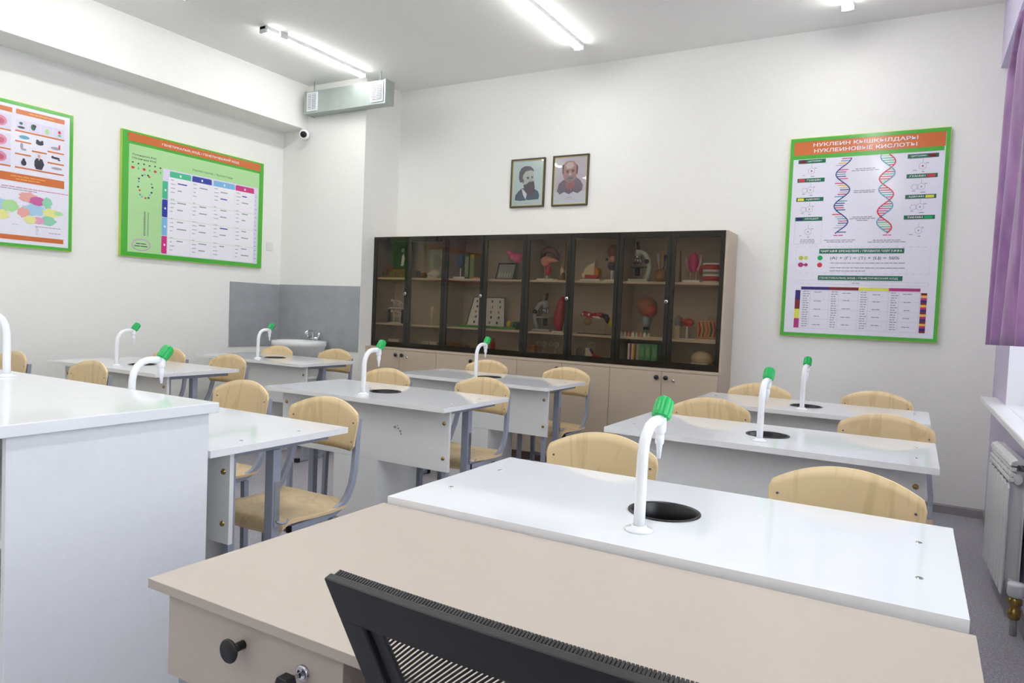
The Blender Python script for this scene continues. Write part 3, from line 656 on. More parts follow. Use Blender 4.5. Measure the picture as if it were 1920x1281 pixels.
# ------------------------------------------------------------------ school chairs
def make_chair():
    t = thing('school_chair', '', 'chair', (0, 0, 0), 0, 'plywood school chairs at the lab desks')
    # backrest: curved plywood shell
    n = 34; hw = .193; th = .010
    def top(u): a = abs(u)/hw; return .782 + .056*(1-a**2.1) if a < .94 else .782 + .056*(1-.94**2.1) - ((a-.94)/.06)**2*.030
    def bot(u): a = abs(u)/hw; return .638 + (.0 if a < .9 else (a-.9)/.1*.02)
    def yy(u): return .030*(1-(u/hw)**2)
    vs = []; m_ = 7
    for s_ in (0, 1):
        for i in range(n+1):
            u = hw*math.sin(PI/2*(-1+2*i/n))
            for j in range(m_+1):
                z = bot(u)+(top(u)-bot(u))*j/m_
                lean = (z-.70)*.10
                vs.append((u*(1-.05*(1-j/m_)), yy(u)+lean+(th if s_ else 0), z))
    q = (n+1)*(m_+1); K = m_+1; fs_f = []; fs_e = []
    for i in range(n):
        for j in range(m_):
            a = i*K+j; fs_f += [(a, a+K, a+K+1, a+1), (q+a, q+a+1, q+a+K+1, q+a+K)]
    for i in range(n):
        fs_e += [(i*K, q+i*K, q+(i+1)*K, (i+1)*K), (i*K+m_, (i+1)*K+m_, q+(i+1)*K+m_, q+i*K+m_)]
    for j in range(m_): fs_e += [(j, j+1, q+j+1, q+j), (n*K+j, q+n*K+j, q+n*K+j+1, n*K+j+1)]
    mb = MB(); mb.add(vs, fs_f, birch, True); o = len(mb.v)-len(vs); k = mb._m(birch_edge)
    for f in fs_e: mb.f.append([o+i for i in f]); mb.mi.append(k); mb.sm.append(False)
    bk = mb.build('backrest', t)
    for s_ in (-1, 1):
        for z in (.675, .75):
            x = s_*.168; y = yy(x)+(z-.70)*.10
            MB().cyl((x, y-.001, z), (x, y-.003, z), .0035, dark_steel, 10).build('rivet', bk)
    # seat
    sec = [(.03, .447), (-.02, .437), (-.09, .432), (-.18, .434), (-.27, .440), (-.305, .440), (-.325, .434), (-.335, .421), (-.34, .405)]
    vs = []; n = 14
    for s_ in (0, 1):
        for i, (y, z) in enumerate(sec):
            y0 = y-.03
            hw2 = .200 - (.012 if i == 0 else 0) - (.02 if i == len(sec)-1 else .006 if i == len(sec)-2 else 0)
            for j in range(n+1):
                u = -hw2+2*hw2*j/n; dip = .008*(1-(u/hw2)**2)
                rb = .03*(abs(u)/hw2)**4 if i == 0 else 0
                vs.append((u, y0-rb, z-dip-(th if s_ == 0 else 0)))
    q = len(sec)*(n+1); K = n+1; a_ = []; e_ = []
    for i in range(len(sec)-1):
        for j in range(n):
            a = i*K+j; a_ += [(a, a+1, a+K+1, a+K), (q+a, q+a+K, q+a+K+1, q+a+1)]
        e_ += [(i*K, (i+1)*K, q+(i+1)*K, q+i*K), (i*K+n, q+i*K+n, q+(i+1)*K+n, (i+1)*K+n)]
    for j in range(n): e_ += [(j, q+j, q+j+1, j+1), ((len(sec)-1)*K+j, (len(sec)-1)*K+j+1, q+(len(sec)-1)*K+j+1, q+(len(sec)-1)*K+j)]
    mb = MB(); mb.add(vs, a_, birch, True); k = mb._m(birch_edge)
    for f in e_: mb.f.append(list(f)); mb.mi.append(k); mb.sm.append(False)
    mb.build('seat', t)
    for s_ in (-1, 1):
        x = s_*.186
        pth = [(x*.90, .041, .765), (x*.905, .035, .70), (x*.93, .024, .62), (x*.97, .010, .555), (x, -.008, .508), (x, -.030, .468), (x, -.060, .438), (x, -.10, .420), (x, -.16, .412), (x, -.325, .406)]
        MB().tube(pth, .012, steel, 4, rx=.85).build('side_rail', t, .002)
        MB().box((x-.0115, -.331, .393), (x+.0115, -.3245, .419), black_plastic).build('end_cap', t)
        for (ya, yb) in ((-.285, -.295), (-.105, -.10)):
            mb = MB(); mb.tube([(x, ya, .402), (x, yb, .03)], .0125, steel, 4); mb.build('leg', t)
        mb = MB(); mb.box((x-.0125, -.34, .006), (x+.0125, -.0, .03), steel); mb.build('foot_runner', t, .002)
        for y_ in (-.33, -.01): MB().box((x-.015, y_-.015, 0), (x+.015, y_+.015, .031), black_plastic).build('foot_cap', t, .002)
    mb = MB(); mb.box((-.186, -.295, .380), (.186, -.275, .398), steel); mb.build('crossbar', t)
    mb = MB(); mb.box((-.186, -.115, .20), (.186, -.095, .22), steel); mb.build('crossbar', t)
    return t
ch0 = make_chair()
CH = [(-.862, 2.11, 0, 'plywood chair behind the biggest green-handled tap, at the teacher desk end'),
      (-.139, 2.06, 0, 'plywood chair with the largest backrest, at the right front beside the radiator aisle'),
      (-.851, 3.48, 0, 'plywood chair behind the middle window-row desk, on the cabinet side of its tap'),
      (-.088, 3.49, 0, 'plywood chair behind the middle window-row desk, on the radiator side'),
      (-.825, 4.59, 0, 'plywood chair by the free end of the cabinets, below the blank white wall'),
      (-.176, 4.71, 0, 'plywood chair directly below the nucleic acid poster, facing the rear window-row desk'),
      (-2.835, 3.39, 0, 'plywood chair behind the stained centre desk, beside its tap'),
      (-2.140, 3.41, -.06, 'plywood chair at the free end of the stained centre desk'),
      (-2.877, 4.65, 0, 'plywood chair at the desk before the cabinets, just behind its green tap'),
      (-2.163, 4.585, -.05, 'plywood chair at the free end of the desk before the cabinet doors'),
      (-2.800, 2.28, 0, 'plywood chair rising above the corner of the big white counter'),
      (-2.100, 2.12, 0, 'plywood chair with its whole seat visible between counter and beige teacher desk'),
      (-4.849, 3.30, 0, 'plywood chair half covered by the green handle of the bent tap'),
      (-4.190, 3.30, 0, 'plywood chair at the free end of the middle poster-wall desk'),
      (-4.848, 4.33, 0, 'plywood chair directly in front of the wash basin'),
      (-4.320, 4.49, 0, 'plywood chair beside the grey tiled corner, at the free end of the basin desk'),
      (-4.130, 2.30, 0, 'plywood chair rising behind the far edge of the white counter, seen whole'),
      (-5.000, 2.30, 0, 'plywood chair cut by the picture edge behind the white counter tap')]
for i, (x, y, rz, lb) in enumerate(CH):
    c = ch0 if i == 0 else dup(ch0)
    c.location = (x, y, 0); c.rotation_euler = (0, 0, rz); c['label'] = lb

# ------------------------------------------------------------------ white counter
t = thing('demonstration_counter', 'big glossy white counter with open shelves and a white tap', 'counter', (-1.79, 1.39, 0))
X = -2.05
MB().box((X, -.592, .886), (0, 0, .916), counter_white).build('countertop', t, .002)
MB().box((-.038, -.560, 0), (-.02, -.02, .886), counter_white).build('side_panel', t, .001)
MB().box((X, -.560, 0), (X+.018, -.02, .886), counter_white).build('side_panel', t, .001)
MB().box((X+.018, -.036, 0), (-.038, -.02, .886), panel_white).build('back_panel', t)
for z in (.06, .34, .615): MB().box((X+.018, -.555, z), (-.038, -.036, z+.018), panel_white).build('shelf', t)
MB().box((X+.9, -.555, .078), (X+.918, -.036, .886), panel_white).build('divider', t)
MB().box((X+.018, -.50, 0), (-.038, -.48, .06), panel_white).build('plinth', t)
make_tap(t, -1.02, -.102, .916, -1)

# ------------------------------------------------------------------ beige teacher desk
t = thing('teacher_desk', 'beige teacher desk with a drawer below its near corner', 'desk', (-.503, 1.036, 0), math.radians(-.6))
Y0, Y1, XA, XB = -.313, .295, -.606, .612
MB().box((XA, Y0, .727), (XB, Y1, .7435), beige).build('desktop', t, .001)
dw = MB().box((XA+.042, Y0+.012, .585), (XA+.440, Y0+.030, .724), beige).build('drawer', t, .001)
mb = MB(); mb.box((XA+.046, Y0+.030, .588), (XA+.062, Y1-.1, .727), beige); mb.box((XA+.420, Y0+.030, .588), (XA+.436, Y1-.1, .727), beige); mb.box((XA+.062, Y0+.03, .588), (XA+.420, Y1-.1, .60), beige); mb.box((XA+.046, Y1-.1, .588), (XA+.436, Y1-.085, .727), beige)
mb.build('drawer_box', t)
kx, kz = XA+.231, .688
mb = MB(); mb.cyl((kx, Y0+.012, kz), (kx, Y0-.010, kz), .007, black_matt); mb.lathe([(0, 0), (.0175, 0), (.0185, .0015), (.0185, .004), (.017, .006), (.008, .008), (.007, .012)], black_matt, 32, M=Matrix.Translation((kx, Y0-.018, kz)) @ Matrix.Rotation(-PI/2, 4, 'X')); mb.build('knob', dw)
lx_, lz_ = XA+.363, .683
mb = MB(); mb.lathe([(0, .004), (.007, .004), (.009, .006), (.0115, .005), (.0125, 0)], chrome, 28, M=Matrix.Translation((lx_, Y0+.012, lz_)) @ Matrix.Rotation(PI/2, 4, 'X')); mb.build('lock', dw)
mb = MB(); mb.box((lx_-.001, Y0-.012, lz_-.004), (lx_+.001, Y0+.008, lz_+.004), chrome)
mb.prism([(lx_-.010, lz_+.008), (lx_+.008, lz_+.008), (lx_+.012, lz_-.002), (lx_+.010, lz_-.020), (lx_-.002, lz_-.028), (lx_-.014, lz_-.018), (lx_-.014, lz_-.002)], Y0-.030, Y0-.012, black_plastic, 'y')
mb.build('key', dw, .002)
for x in (XA+.05, XB-.05):
    for y_ in (Y0+.06, Y1-.06):
        MB().box((x-.02, y_-.02, 0), (x+.02, y_+.02, .587 if x < 0 else .727), steel).build('leg', t, .002)
MB().box((XA+.07, Y1-.05, .40), (XB-.07, Y1-.034, .727), beige).build('modesty_panel', t)
# dark drawer cavity next to the closed drawer
mb = MB(); mb.box((XA+.46, Y0+.14, .66), (XB-.08, Y0+.156, .727), cab_beige); mb.build('apron', t)

# ------------------------------------------------------------------ mesh office chair
TL_ = math.radians(17); ct, st = math.cos(TL_), math.sin(TL_)
oc = thing('office_chair', 'black mesh-back office chair standing at the beige desk', 'chair', (-.28, .78, 0), math.radians(-1.5))
def BP(s_, t_, n_=0):
    """point on the reclined back: s_ across, t_ down from the top edge, n_ towards the desk"""
    cv = .004*(s_/.226)**2
    return (s_, .53-.78 + t_*st + (n_+cv)*ct - .012, .942 - t_*ct + (n_+cv)*st)
def half(t_): return .226 - .26*t_ if t_ < .16 else .1844-.05*(t_-.16)
H_ = .46; band = .047
# outer frame as four curved bars
def strip(name, parent, fn, ns, nt, thick, m, off=0):
    vs = []; K = nt+1
    for side in (0, 1):
        for i in range(ns+1):
            for j in range(nt+1):
                s_, t_ = fn(i/ns, j/nt); vs.append(BP(s_, t_, off+(thick if side else 0)))
    q = (ns+1)*K; fs = []
    for i in range(ns):
        for j in range(nt): a = i*K+j; fs += [(a, a+K, a+K+1, a+1), (q+a, q+a+1, q+a+K+1, q+a+K)]
        fs += [(i*K, q+i*K, q+(i+1)*K, (i+1)*K), (i*K+nt, (i+1)*K+nt, q+(i+1)*K+nt, q+i*K+nt)]
    for j in range(nt): fs += [(j, j+1, q+j+1, q+j), (ns*K+j, q+ns*K+j, q+ns*K+j+1, ns*K+j+1)]
    mb = MB(); mb.add(vs, fs, m, False); return mb.build(name, parent, .002)
def topband(a, b):
    t_ = b*band; return ((2*a-1)*half(t_)*(1), t_)
strip('back_frame', oc, topband, 24, 3, .011, black_plastic)
for s_ in (-1, 1):
    strip('back_frame', oc, lambda a, b, s_=s_: (s_*(half(band-.002+b*(H_-band))-.034*a), band-.002+b*(H_-band)), 3, 16, .011, black_plastic)
    strip('inner_ledge', oc, lambda a, b, s_=s_: (s_*(half(band+b*(H_-band))-.034-.020*a), band+b*(H_-band-.04)), 2, 16, .005, black_matt, .005)
strip('back_frame', oc, lambda a, b: ((2*a-1)*half(H_), H_-.04+b*.04), 24, 2, .011, black_plastic)
# ribbed fabric rim along the top edge, on the desk side
mb = MB(); n = 120
for i in range(n):
    a = (i+.5)/n; s_ = (2*a-1)*.222
    mb.add([BP(s_+dx, tt, nn) for dx in (-.0013, .0013) for tt, nn in ((.0015, .0115), (.0015, .0200), (.02, .0210), (.02, .0125))],
           [(0, 1, 2, 3), (7, 6, 5, 4), (0, 4, 5, 1), (1, 5, 6, 2), (3, 2, 6, 7), (0, 3, 7, 4)], black_plastic)
mb.build('fabric_rim', oc)
strip('fabric_backing', oc, lambda a, b: ((2*a-1)*(half(.02)-.004), .003+b*.04), 24, 2, .006, black_matt, .0118)
# mesh: fine diagonal cords
mb = MB(); cord = mat('mesh_fabric', (20, 21, 25), .6)
sp = .0058; wd = .0034
for i in range(-110, 120):
    pts = []
    for k in range(0, 41):
        t_ = band-.006+k/40*(H_-band-.03)
        s_ = -.30 + i*sp + (H_-t_)*1.05
        if abs(s_) < half(t_)-.046: pts.append((s_, t_))
    if len(pts) < 2: continue
    vs = []; 
    for s_, t_ in pts: vs += [BP(s_-wd/2, t_, .006), BP(s_+wd/2, t_, .006), BP(s_+wd/2, t_, .008), BP(s_-wd/2, t_, .008)]
    fs = []
    for k in range(len(pts)-1):
        o = k*4
        for e in range(4): fs.append((o+e, o+(e+1) % 4, o+4+(e+1) % 4, o+4+e))
    mb.add(vs, fs, cord)
o = mb.build('mesh_fabric', oc)
# seat, column, star base
mb = MB(); 
vs = superell(.235, .225, 32, 3.2)
rg = [[(x*k, .0+y*k+.0, z) for x, y in vs] for k, z in ((.9, .43), (1, .445), (1, .48), (.95, .495), (.6, .50))]
n = 32; V = [p for r in rg for p in r]; fs = [(i*n+k, i*n+(k+1) % n, (i+1)*n+(k+1) % n, (i+1)*n+k) for i in range(4) for k in range(n)] + [tuple(range(n-1, -1, -1)), tuple(4*n+k for k in range(n))]
mb.add(V, fs, mat('seat_fabric', (30, 31, 36), .8, noise=.2, scale=300), True); mb.build('seat', oc)
mb = MB(); mb.tube([BP(0, H_-.02, -.012), (0, -.19, .48), (0, -.17, .43), (0, -.08, .415), (0, 0, .415)], .02, black_plastic, 8); mb.build('back_support', oc)
mb = MB(); mb.cyl((0, 0, .09), (0, 0, .26), .028, black_plastic); mb.cyl((0, 0, .26), (0, 0, .43), .018, chrome); mb.box((-.08, -.09, .405), (.08, .09, .432), black_plastic); mb.build('gas_column', oc)
for k in range(5):
    a = 2*PI*k/5+.3; c, s_ = math.cos(a), math.sin(a)
    mb = MB(); mb.tube([(0.02*c, .02*s_, .11), (.29*c, .29*s_, .075)], [.024, .014], black_plastic, 8); lg = mb.build('star_leg', oc)
    mb = MB(); mb.cyl((.29*c-.02*s_, .29*s_+.02*c, .027), (.29*c+.02*s_, .29*s_-.02*c, .027), .027, black_plastic); mb.cyl((.29*c, .29*s_, .03), (.29*c, .29*s_, .075), .008, black_matt, 8); mb.build('caster', lg)

# ------------------------------------------------------------------ glass-door cabinets
CF, CB = 5.17, 5.485; BASEF = 5.09; U0, UW = -4.497, .8240
def rect_frame(x0, x1, z0, z1, y0, y1, b, m, mb=None, bt=None):
    mb = mb or MB(); bt = bt or b
    mb.box((x0, y0, z0), (x0+b, y1, z1), m); mb.box((x1-b, y0, z0), (x1, y1, z1), m)
    mb.box((x0+b, y0, z0), (x1-b, y1, z0+bt), m); mb.box((x0+b, y0, z1-bt), (x1-b, y1, z1), m); return mb
labels = ['beige cabinet with smoked glass doors, the green box on its top shelf',
          'beige cabinet with smoked glass doors holding the pink flower model and display board',
          'beige cabinet with smoked glass doors holding the stomach model and the skull section',
          'beige cabinet with smoked glass doors at the free end, holding the teeth model']
for u in range(4):
    x0 = 0.0; x1 = UW
    t = thing('display_cabinet', labels[u], 'cabinet', (U0+u*UW, 0, 0), 0, 'row of display cabinets on the back wall')
    mb = MB(); mb.box((x0, BASEF+.02, .07), (x0+.016, CB, .826), cab_beige); mb.box((x1-.016, BASEF+.02, .07), (x1-.0005, CB, .826), cab_beige); mb.box((x0+.016, CB-.012, .07), (x1-.016, CB, .826), cab_beige); mb.box((x0+.016, BASEF+.02, .07), (x1-.016, CB-.012, .086), cab_beige)
    mb.build('base_body', t)
    MB().box((x0, BASEF, .826), (x1-.0005, CB, .843), cab_beige).build('ledge', t, .001)
    MB().box((x0, BASEF+.05, 0), (x1, BASEF+.066, .07), mat('plinth_brown', (110, 92, 78), .5)).build('plinth', t)
    for k in (0, 1):
        a = x0+k*UW/2+.0015; b = a+UW/2-.003
        dr = MB().box((a, BASEF, .075), (b, BASEF+.018, .8235), cab_beige).build('base_door', t, .001)
        kx = b-.034 if k == 0 else a+.034
        mb = MB(); mb.cyl((kx, BASEF, .780), (kx, BASEF-.014, .780), .007, black_matt, 10); mb.cyl((kx, BASEF-.012, .780), (kx, BASEF-.02, .780), .017, black_matt, 20); mb.build('knob', dr)
        if k == 1 and u in (0, 3):
            mb = MB(); mb.cyl((kx+.055, BASEF, .762), (kx+.055, BASEF-.006, .762), .011, chrome, 16); mb.box((kx+.053, BASEF-.02, .757), (kx+.057, BASEF-.004, .767), chrome); mb.build('lock', dr)
    # upper body
    mb = MB(); z0, z1 = .8435, 1.871
    mb.box((x0, CF+.02, z0), (x0+.016, CB, z1), cab_beige); mb.box((x1-.016, CF+(.0 if u == 3 else .02), z0), (x1-.0005, CB, z1), cab_beige)
    mb.box((x0+.016, CF+.02, z1-.016), (x1-.016, CB, z1), cab_beige); mb.box((x0+.016, CF+.02, z0), (x1-.016, CB, z0+.018), cab_beige)
    mb.build('upper_body', t)
    MB().box((x0+.016, CB-.012, z0+.018), (x1-.016, CB, z1-.016), cab_beige).build('back_panel', t)
    for z in (1.478, 1.048): MB().box((x0+.0165, CF+.035, z), (x1-.0165, CB-.0125, z+.017), shelf_beige).build('shelf', t)
    for k in (0, 1):
        a = x0+k*UW/2+.0015; b = a+UW/2-.003
        if u == 3 and k == 1: b -= .016
        fr = rect_frame(a, b, z0+.002, z1, CF+.001, CF+.017, .032, black_frame, bt=.046).build('glass_door', t)
        MB().box((a, CF-.004, z0+.002), (b, CF+.0005, z1), smoked).build('smoked_pane', fr)
        if k == 0:
            mb = MB(); mb.cyl((b-.016, CF-.004, 1.345), (b-.016, CF-.010, 1.345), .014, chrome, 18); mb.cyl((b-.016, CF-.010, 1.345), (b-.016, CF-.014, 1.345), .006, black_matt, 10); mb.build('lock', fr)

# ------------------------------------------------------------------ teaching models inside the cabinets
S1, S2, S3 = 1.4955, 1.0655, .862
def c(name, rgb, r=.45): return mat('model_'+name, rgb, r, noise=.05, scale=25)
cream = c('cream', (222, 208, 176)); red = c('red', (190, 44, 46), .3); flesh = c('flesh', (222, 150, 118)); bone = c('bone', (232, 226, 208)); grn = c('green', (56, 96, 52)); ygrn = c('yellow_green', (156, 150, 52)); mwhite = c('white', (236, 236, 232), .3)
brown = c('brown', (122, 82, 52)); magenta = c('magenta', (196, 52, 116), .3); pink = c('pink', (226, 92, 150), .3); blue = c('blue', (36, 78, 120), .3); bgreen = c('bright_green', (60, 150, 40)); dgreen = c('deep_green', (30, 74, 44)); yellow = c('yellow', (214, 190, 40)); darkm = c('dark', (30, 32, 36), .3)
silver = mat('model_silver', (190, 192, 196), .25, .9); tan = c('tan', (196, 140, 96)); ochre = c('ochre', (150, 108, 52)); mgrey = c('grey', (170, 172, 170), .35)
def item(name, label, cat, x, z, y=5.30, group=None): return thing(name, label, cat, (x, y, z), 0, group)
def one(mb, name, label, cat, x, z, y=5.30, group=None):
    o = mb.build(name, None); o.location = (x, y, z); return tag(o, label, cat, group)
# bay 1
t = item('storage_box', 'dark green picture box on the top shelf nearest the chimney breast', 'box', -4.33, S1+.09, 5.40)
one(MB().box((-.10, -.05, 0), (.12, .05, .0895), ochre), 'wooden_tray', 'low ochre tray under the dark green picture box', 'tray', -4.31, S1, 5.40)
MB().box((-.10, -.03, 0), (.10, .03, .26), dgreen).build('box_body', t)
mb = MB(); mb.add([(.0, -.0305, .03), (.03, -.0305, .03), (.045, -.0305, .10), (.03, -.0305, .15), (.01, -.0305, .12)], [(0, 1, 2, 3, 4)], mwhite); mb.ball((.02, -.0305, .18), (.018, .002, .02), mgrey)
mb.add([(-.1, -.0305, 0), (.1, -.0305, 0), (.1, -.0305, .012), (-.1, -.0305, .012)], [(0, 1, 2, 3)], darkm); mb.build('printed_picture', t)
mb = MB()
for i in range(46):
    x = random.uniform(-.12, .12); y = random.uniform(-.03, .02); h = random.uniform(.03, .085)
    mb.tube([(x, y, .0), (x+random.uniform(-.01, .01), y, h*.6), (x+random.uniform(-.02, .02), y-.01, h)], [.003, .0025, .001], ygrn if i % 3 else ochre, 5)
mb.box((-.13, -.035, 0), (.13, .03, .008), brown)
one(mb, 'plant_model', 'yellow-green plant model on the top shelf below the dark green box', 'model', -4.335, S1+.001, 5.255)
one(MB().lathe([(0, 0), (.022, 0), (.022, .06), (.012, .075), (.012, .085), (0, .085)], red, 16), 'red_bottle', 'small red bottle beside the dark green box', 'bottle', -4.450, S1+.06, 5.40)
one(MB().box((-.022, -.03, 0), (.022, .03, .0595), brown), 'wooden_block', 'small brown block under the red bottle', 'block', -4.450, S1, 5.40)
def skeleton(name, label, x, z, s_=1):
    t = item(name, label, 'model', x, z, 5.30)
    mb = MB(); mb.box((-.075, -.03, 0), (.075, .03, .008), mwhite); mb.build('base', t)
    mb = MB(); mb.tube([(-.05, 0, .06*s_), (-.02, 0, .075*s_), (.02, 0, .07*s_), (.05, 0, .062*s_), (.07, 0, .04)], .006, bone, 8)
    for k in range(4):
        X = -.035+k*.02; mb.tube([(X, -.012, .06*s_), (X, -.018, .045*s_), (X, 0, .035*s_), (X, .018, .045*s_), (X, .012, .06*s_)], .0025, bone, 6)
    for X in (-.04, .035): mb.tube([(X, -.01, .06*s_), (X+.008, -.01, .035), (X, -.01, .008)], .004, bone, 6); mb.tube([(X, .01, .06*s_), (X-.006, .01, .035), (X, .01, .008)], .004, bone, 6)
    mb.build('bones', t)
    MB().ball((-.062, 0, .075*s_), (.018, .012, .013), bone).build('skull', t)
skeleton('animal_skeleton', 'pale animal skeleton standing on the wire tier of the first cabinet', -4.30, S2+.14)
skeleton('animal_skeleton', 'larger pale animal skeleton below the tier in the first cabinet', -4.30, S2, 1.5)
mb = MB(); mb.box((-.10, -.05, .130), (.10, .05, .1395), clear)
for x in (-.095, .095): mb.box((x-.003, -.05, 0), (x+.003, .05, .130), clear)
one(mb, 'acrylic_tier', 'clear tier carrying the upper animal skeleton', 'stand', -4.30, S2)
one(MB().box((-.065, -.04, 0), (.065, .04, .05), cream), 'cream_box', 'cream cardboard box on the bottom shelf nearest the chimney breast', 'box', -4.30, S3)
# bay 2
t = item('glass_display_panel', 'pale glass panel with a leaf imprint leaning on the top shelf', 'panel', -3.93, S1, 5.42)
MB().box((-.09, -.01, 0), (.09, 0, .28), c('pale_glass', (176, 184, 168), .2)).build('pane', t)
MB().ball((0, -.011, .16), (.05, .001, .07), c('leaf_print', (150, 158, 140))).build('imprint', t)
mb = MB(); mb.tube([(-.05, 0, .025), (.045, 0, .03)], [.024, .026], brown, 12); mb.ball((-.03, -.01, .045), (.02, .02, .025), grn)
one(mb, 'log_model', 'short brown log with moss on the top shelf of the first cabinet', 'model', -4.02, S1)
t = item('skull_model', 'small white animal skull beside the mossy log', 'model', -3.885, S1)
mb = MB(); mb.ball((.015, 0, .05), (.05, .03, .036), bone); mb.ball((-.035, 0, .04), (.04, .02, .02), bone); mb.build('cranium', t)
mb = MB(); mb.tube([(-.07, 0, .016), (-.03, 0, .010), (.03, 0, .014), (.05, 0, .04)], .008, bone, 8); mb.build('jaw', t)
t = item('figure_model', 'faint pale figurine on the middle shelf of the first cabinet', 'model', -3.885, S2)
mb = MB(); mb.lathe([(0, 0), (.03, 0), (.03, .008), (.008, .012), (.01, .05), (.02, .10), (.012, .125), (0, .13)], cream, 14); mb.build('body', t)
MB().ball((0, 0, .15), (.018, .018, .022), cream).build('head', t)
for x, l in ((-3.925, 'cream carton with dark lid line on the bottom shelf, further from the chimney breast'), (-3.835, 'small pale carton beside the cream carton on the bottom shelf')):
    mb = MB(); mb.box((-.04, -.04, 0), (.04, .04, .05), cream); mb.box((-.041, -.041, .036), (.041, .041, .0385), brown); one(mb, 'cream_carton', l, 'box', x, S3)
# bay 3
t = item('blue_torso_model', 'dark blue upright model on a white base in the second cabinet', 'model', -3.588, S1)
MB().box((-.06, -.03, 0), (.06, .03, .02), mwhite).build('base', t)
MB().cyl((0, 0, .02), (0, 0, .10), .006, mwhite, 10).build('stem', t)
MB().ball((0, 0, .165), (.036, .03, .072), blue).build('organ', t)
for x, hh, l in ((-3.515, .23, 'tall green book standing behind the blue model'), (-3.462, .22, 'olive green book leaning at the cabinet door gap')):
    mb = MB(); mb.box((-.022, -.06, 0), (.022, .07, hh), grn if x < -3.5 else ygrn); mb.box((-.018, -.062, .02), (.018, -.06, hh-.03), c('print', (120, 140, 90))); one(mb, 'green_book', l, 'book', x+.006, S1, 5.34)
one(MB().prism([(-.05, 0), (.05, 0), (.04, .012), (-.02, .018)], -.03, .03, flesh, 'y'), 'tool_model', 'small reddish base piece beside the tall green book', 'model', -3.40, S1)
t = item('display_board', 'leaning display board with dark rim and rows of small specimens', 'board', -3.33, S2+.02, 5.34)
M_ = Matrix.Rotation(math.radians(-12), 4, 'X')
mb = MB(); mb.add([(-.20, 0, 0), (.20, 0, 0), (.16, 0, .26), (-.16, 0, .26), (-.20, .008, 0), (.20, .008, 0), (.16, .008, .26), (-.16, .008, .26)], [(0, 1, 2, 3), (7, 6, 5, 4), (0, 4, 5, 1), (1, 5, 6, 2), (2, 6, 7, 3), (3, 7, 4, 0)], mwhite, False, M_); mb.build('board_panel', t)
mb = MB(); mb.tube([(-.20, 0, 0), (-.16, 0, .26), (.16, 0, .26), (.20, 0, 0)], .006, dgreen, 6, M_); mb.build('rim', t)
mb = MB()
for i in range(4):
    for j in range(5):
        mb.ball((-.12+i*.08+(j % 2)*.01, -.002, .03+j*.048), (.010, .004, .013), (darkm, brown, tan)[(i+j) % 3], M_, 8, 6)
mb.build('specimens', t)
one(MB().box((-.30, -.06, 0), (.30, .06, .018), bgreen), 'green_base_plate', 'long bright green base plate on the middle shelf', 'base plate', -3.265, S2)
one(MB().prism([(-.09, 0), (.09, 0), (.07, .04), (.0, .062), (-.07, .05)], -.04, .04, brown, 'y'), 'brown_case', 'brown rounded case on the bottom shelf of the second cabinet', 'case', -3.555, S3)
# bay 4
t = item('tablet_frame', 'dark frame with a pale picture leaning on the top shelf of the second cabinet', 'frame', -3.165, S1, 5.36)
M_ = Matrix.Rotation(math.radians(-20), 4, 'X')
MB().box((-.095, 0, 0), (.095, .01, .165), darkm, M_).build('rim', t)
mb = MB(); mb.box((-.08, -.001, .014), (.08, .0, .15), mgrey, M_)
for k in range(5): mb.box((-.06+k*.026, -.0018, .03), (-.05+k*.026, -.001, .07), mwhite, M_)
mb.build('picture', t)
t = item('flower_model', 'bright pink flower model on a green stalk in the second cabinet', 'model', -3.02, S1)
MB().lathe([(0, 0), (.05, 0), (.05, .01), (.008, .014), (.006, .16), (0, .16)], dgreen, 14).build('stalk', t)
for dx, dz, rx in ((.02, .19, .05), (-.03, .205, .035), (-.06, .23, .03), (.045, .20, .03)): MB().ball((dx, 0, dz), (rx, .03, rx*.9), pink).build('petal', t)
one(MB().ball((0, 0, .03), (.025, .02, .03), yellow).cyl((0, 0, 0), (0, 0, .04), .004, yellow, 8), 'yellow_model', 'small yellow model on the green base plate', 'model', -3.06, S2+.0185)
one(MB().lathe([(0, 0), (.03, 0), (.035, .05), (.033, .05), (.028, .004), (0, .004)], dgreen, 18), 'green_cup', 'green cup at the end of the green base plate', 'cup', -2.99, S2+.0185)
one(MB().lathe([(0, 0), (.018, 0), (.018, .07), (.008, .09), (.008, .12), (0, .12)], red, 14), 'red_flask', 'small red flask on the bottom shelf of the second cabinet', 'flask', -3.215, S3)
# bay 5
t = item('stomach_model', 'orange-red stomach model under a dark arch on a white base', 'model', -2.71, S1)
MB().box((-.075, -.045, 0), (.075, .045, .014), mwhite).build('base', t)
MB().cyl((0, 0, .014), (0, 0, .05), .01, mwhite, 12).build('stem', t)
MB().tube([(0, 0, .045), (.01, 0, .08), (.0, 0, .12)], [.024, .03, .026], red, 12).build('duodenum', t)
MB().ball((-.02, 0, .16), (.045, .035, .042), flesh).tube([(-.01, -.01, .175), (.05, -.01, .168), (.095, 0, .16)], [.032, .022, .008], flesh, 10).build('stomach', t)
MB().tube([(-.055, .01, .18), (-.05, .01, .235), (-.01, .01, .262), (.05, .01, .25), (.09, .01, .20), (.095, .01, .165)], [.02, .028, .03, .028, .02, .01], c('liver', (96, 58, 60)), 10).build('liver', t)
mb = MB(); mb.tube([(0, 0, 0), (.006, 0, .12), (.02, 0, .32)], [.022, .012, .007], ochre, 10); mb.ball((-.002, 0, .07), (.022, .018, .05), cream)
one(mb, 'tall_bone_model', 'tall thin ochre bone model beside the stomach model', 'model', -2.565, S1+.003)
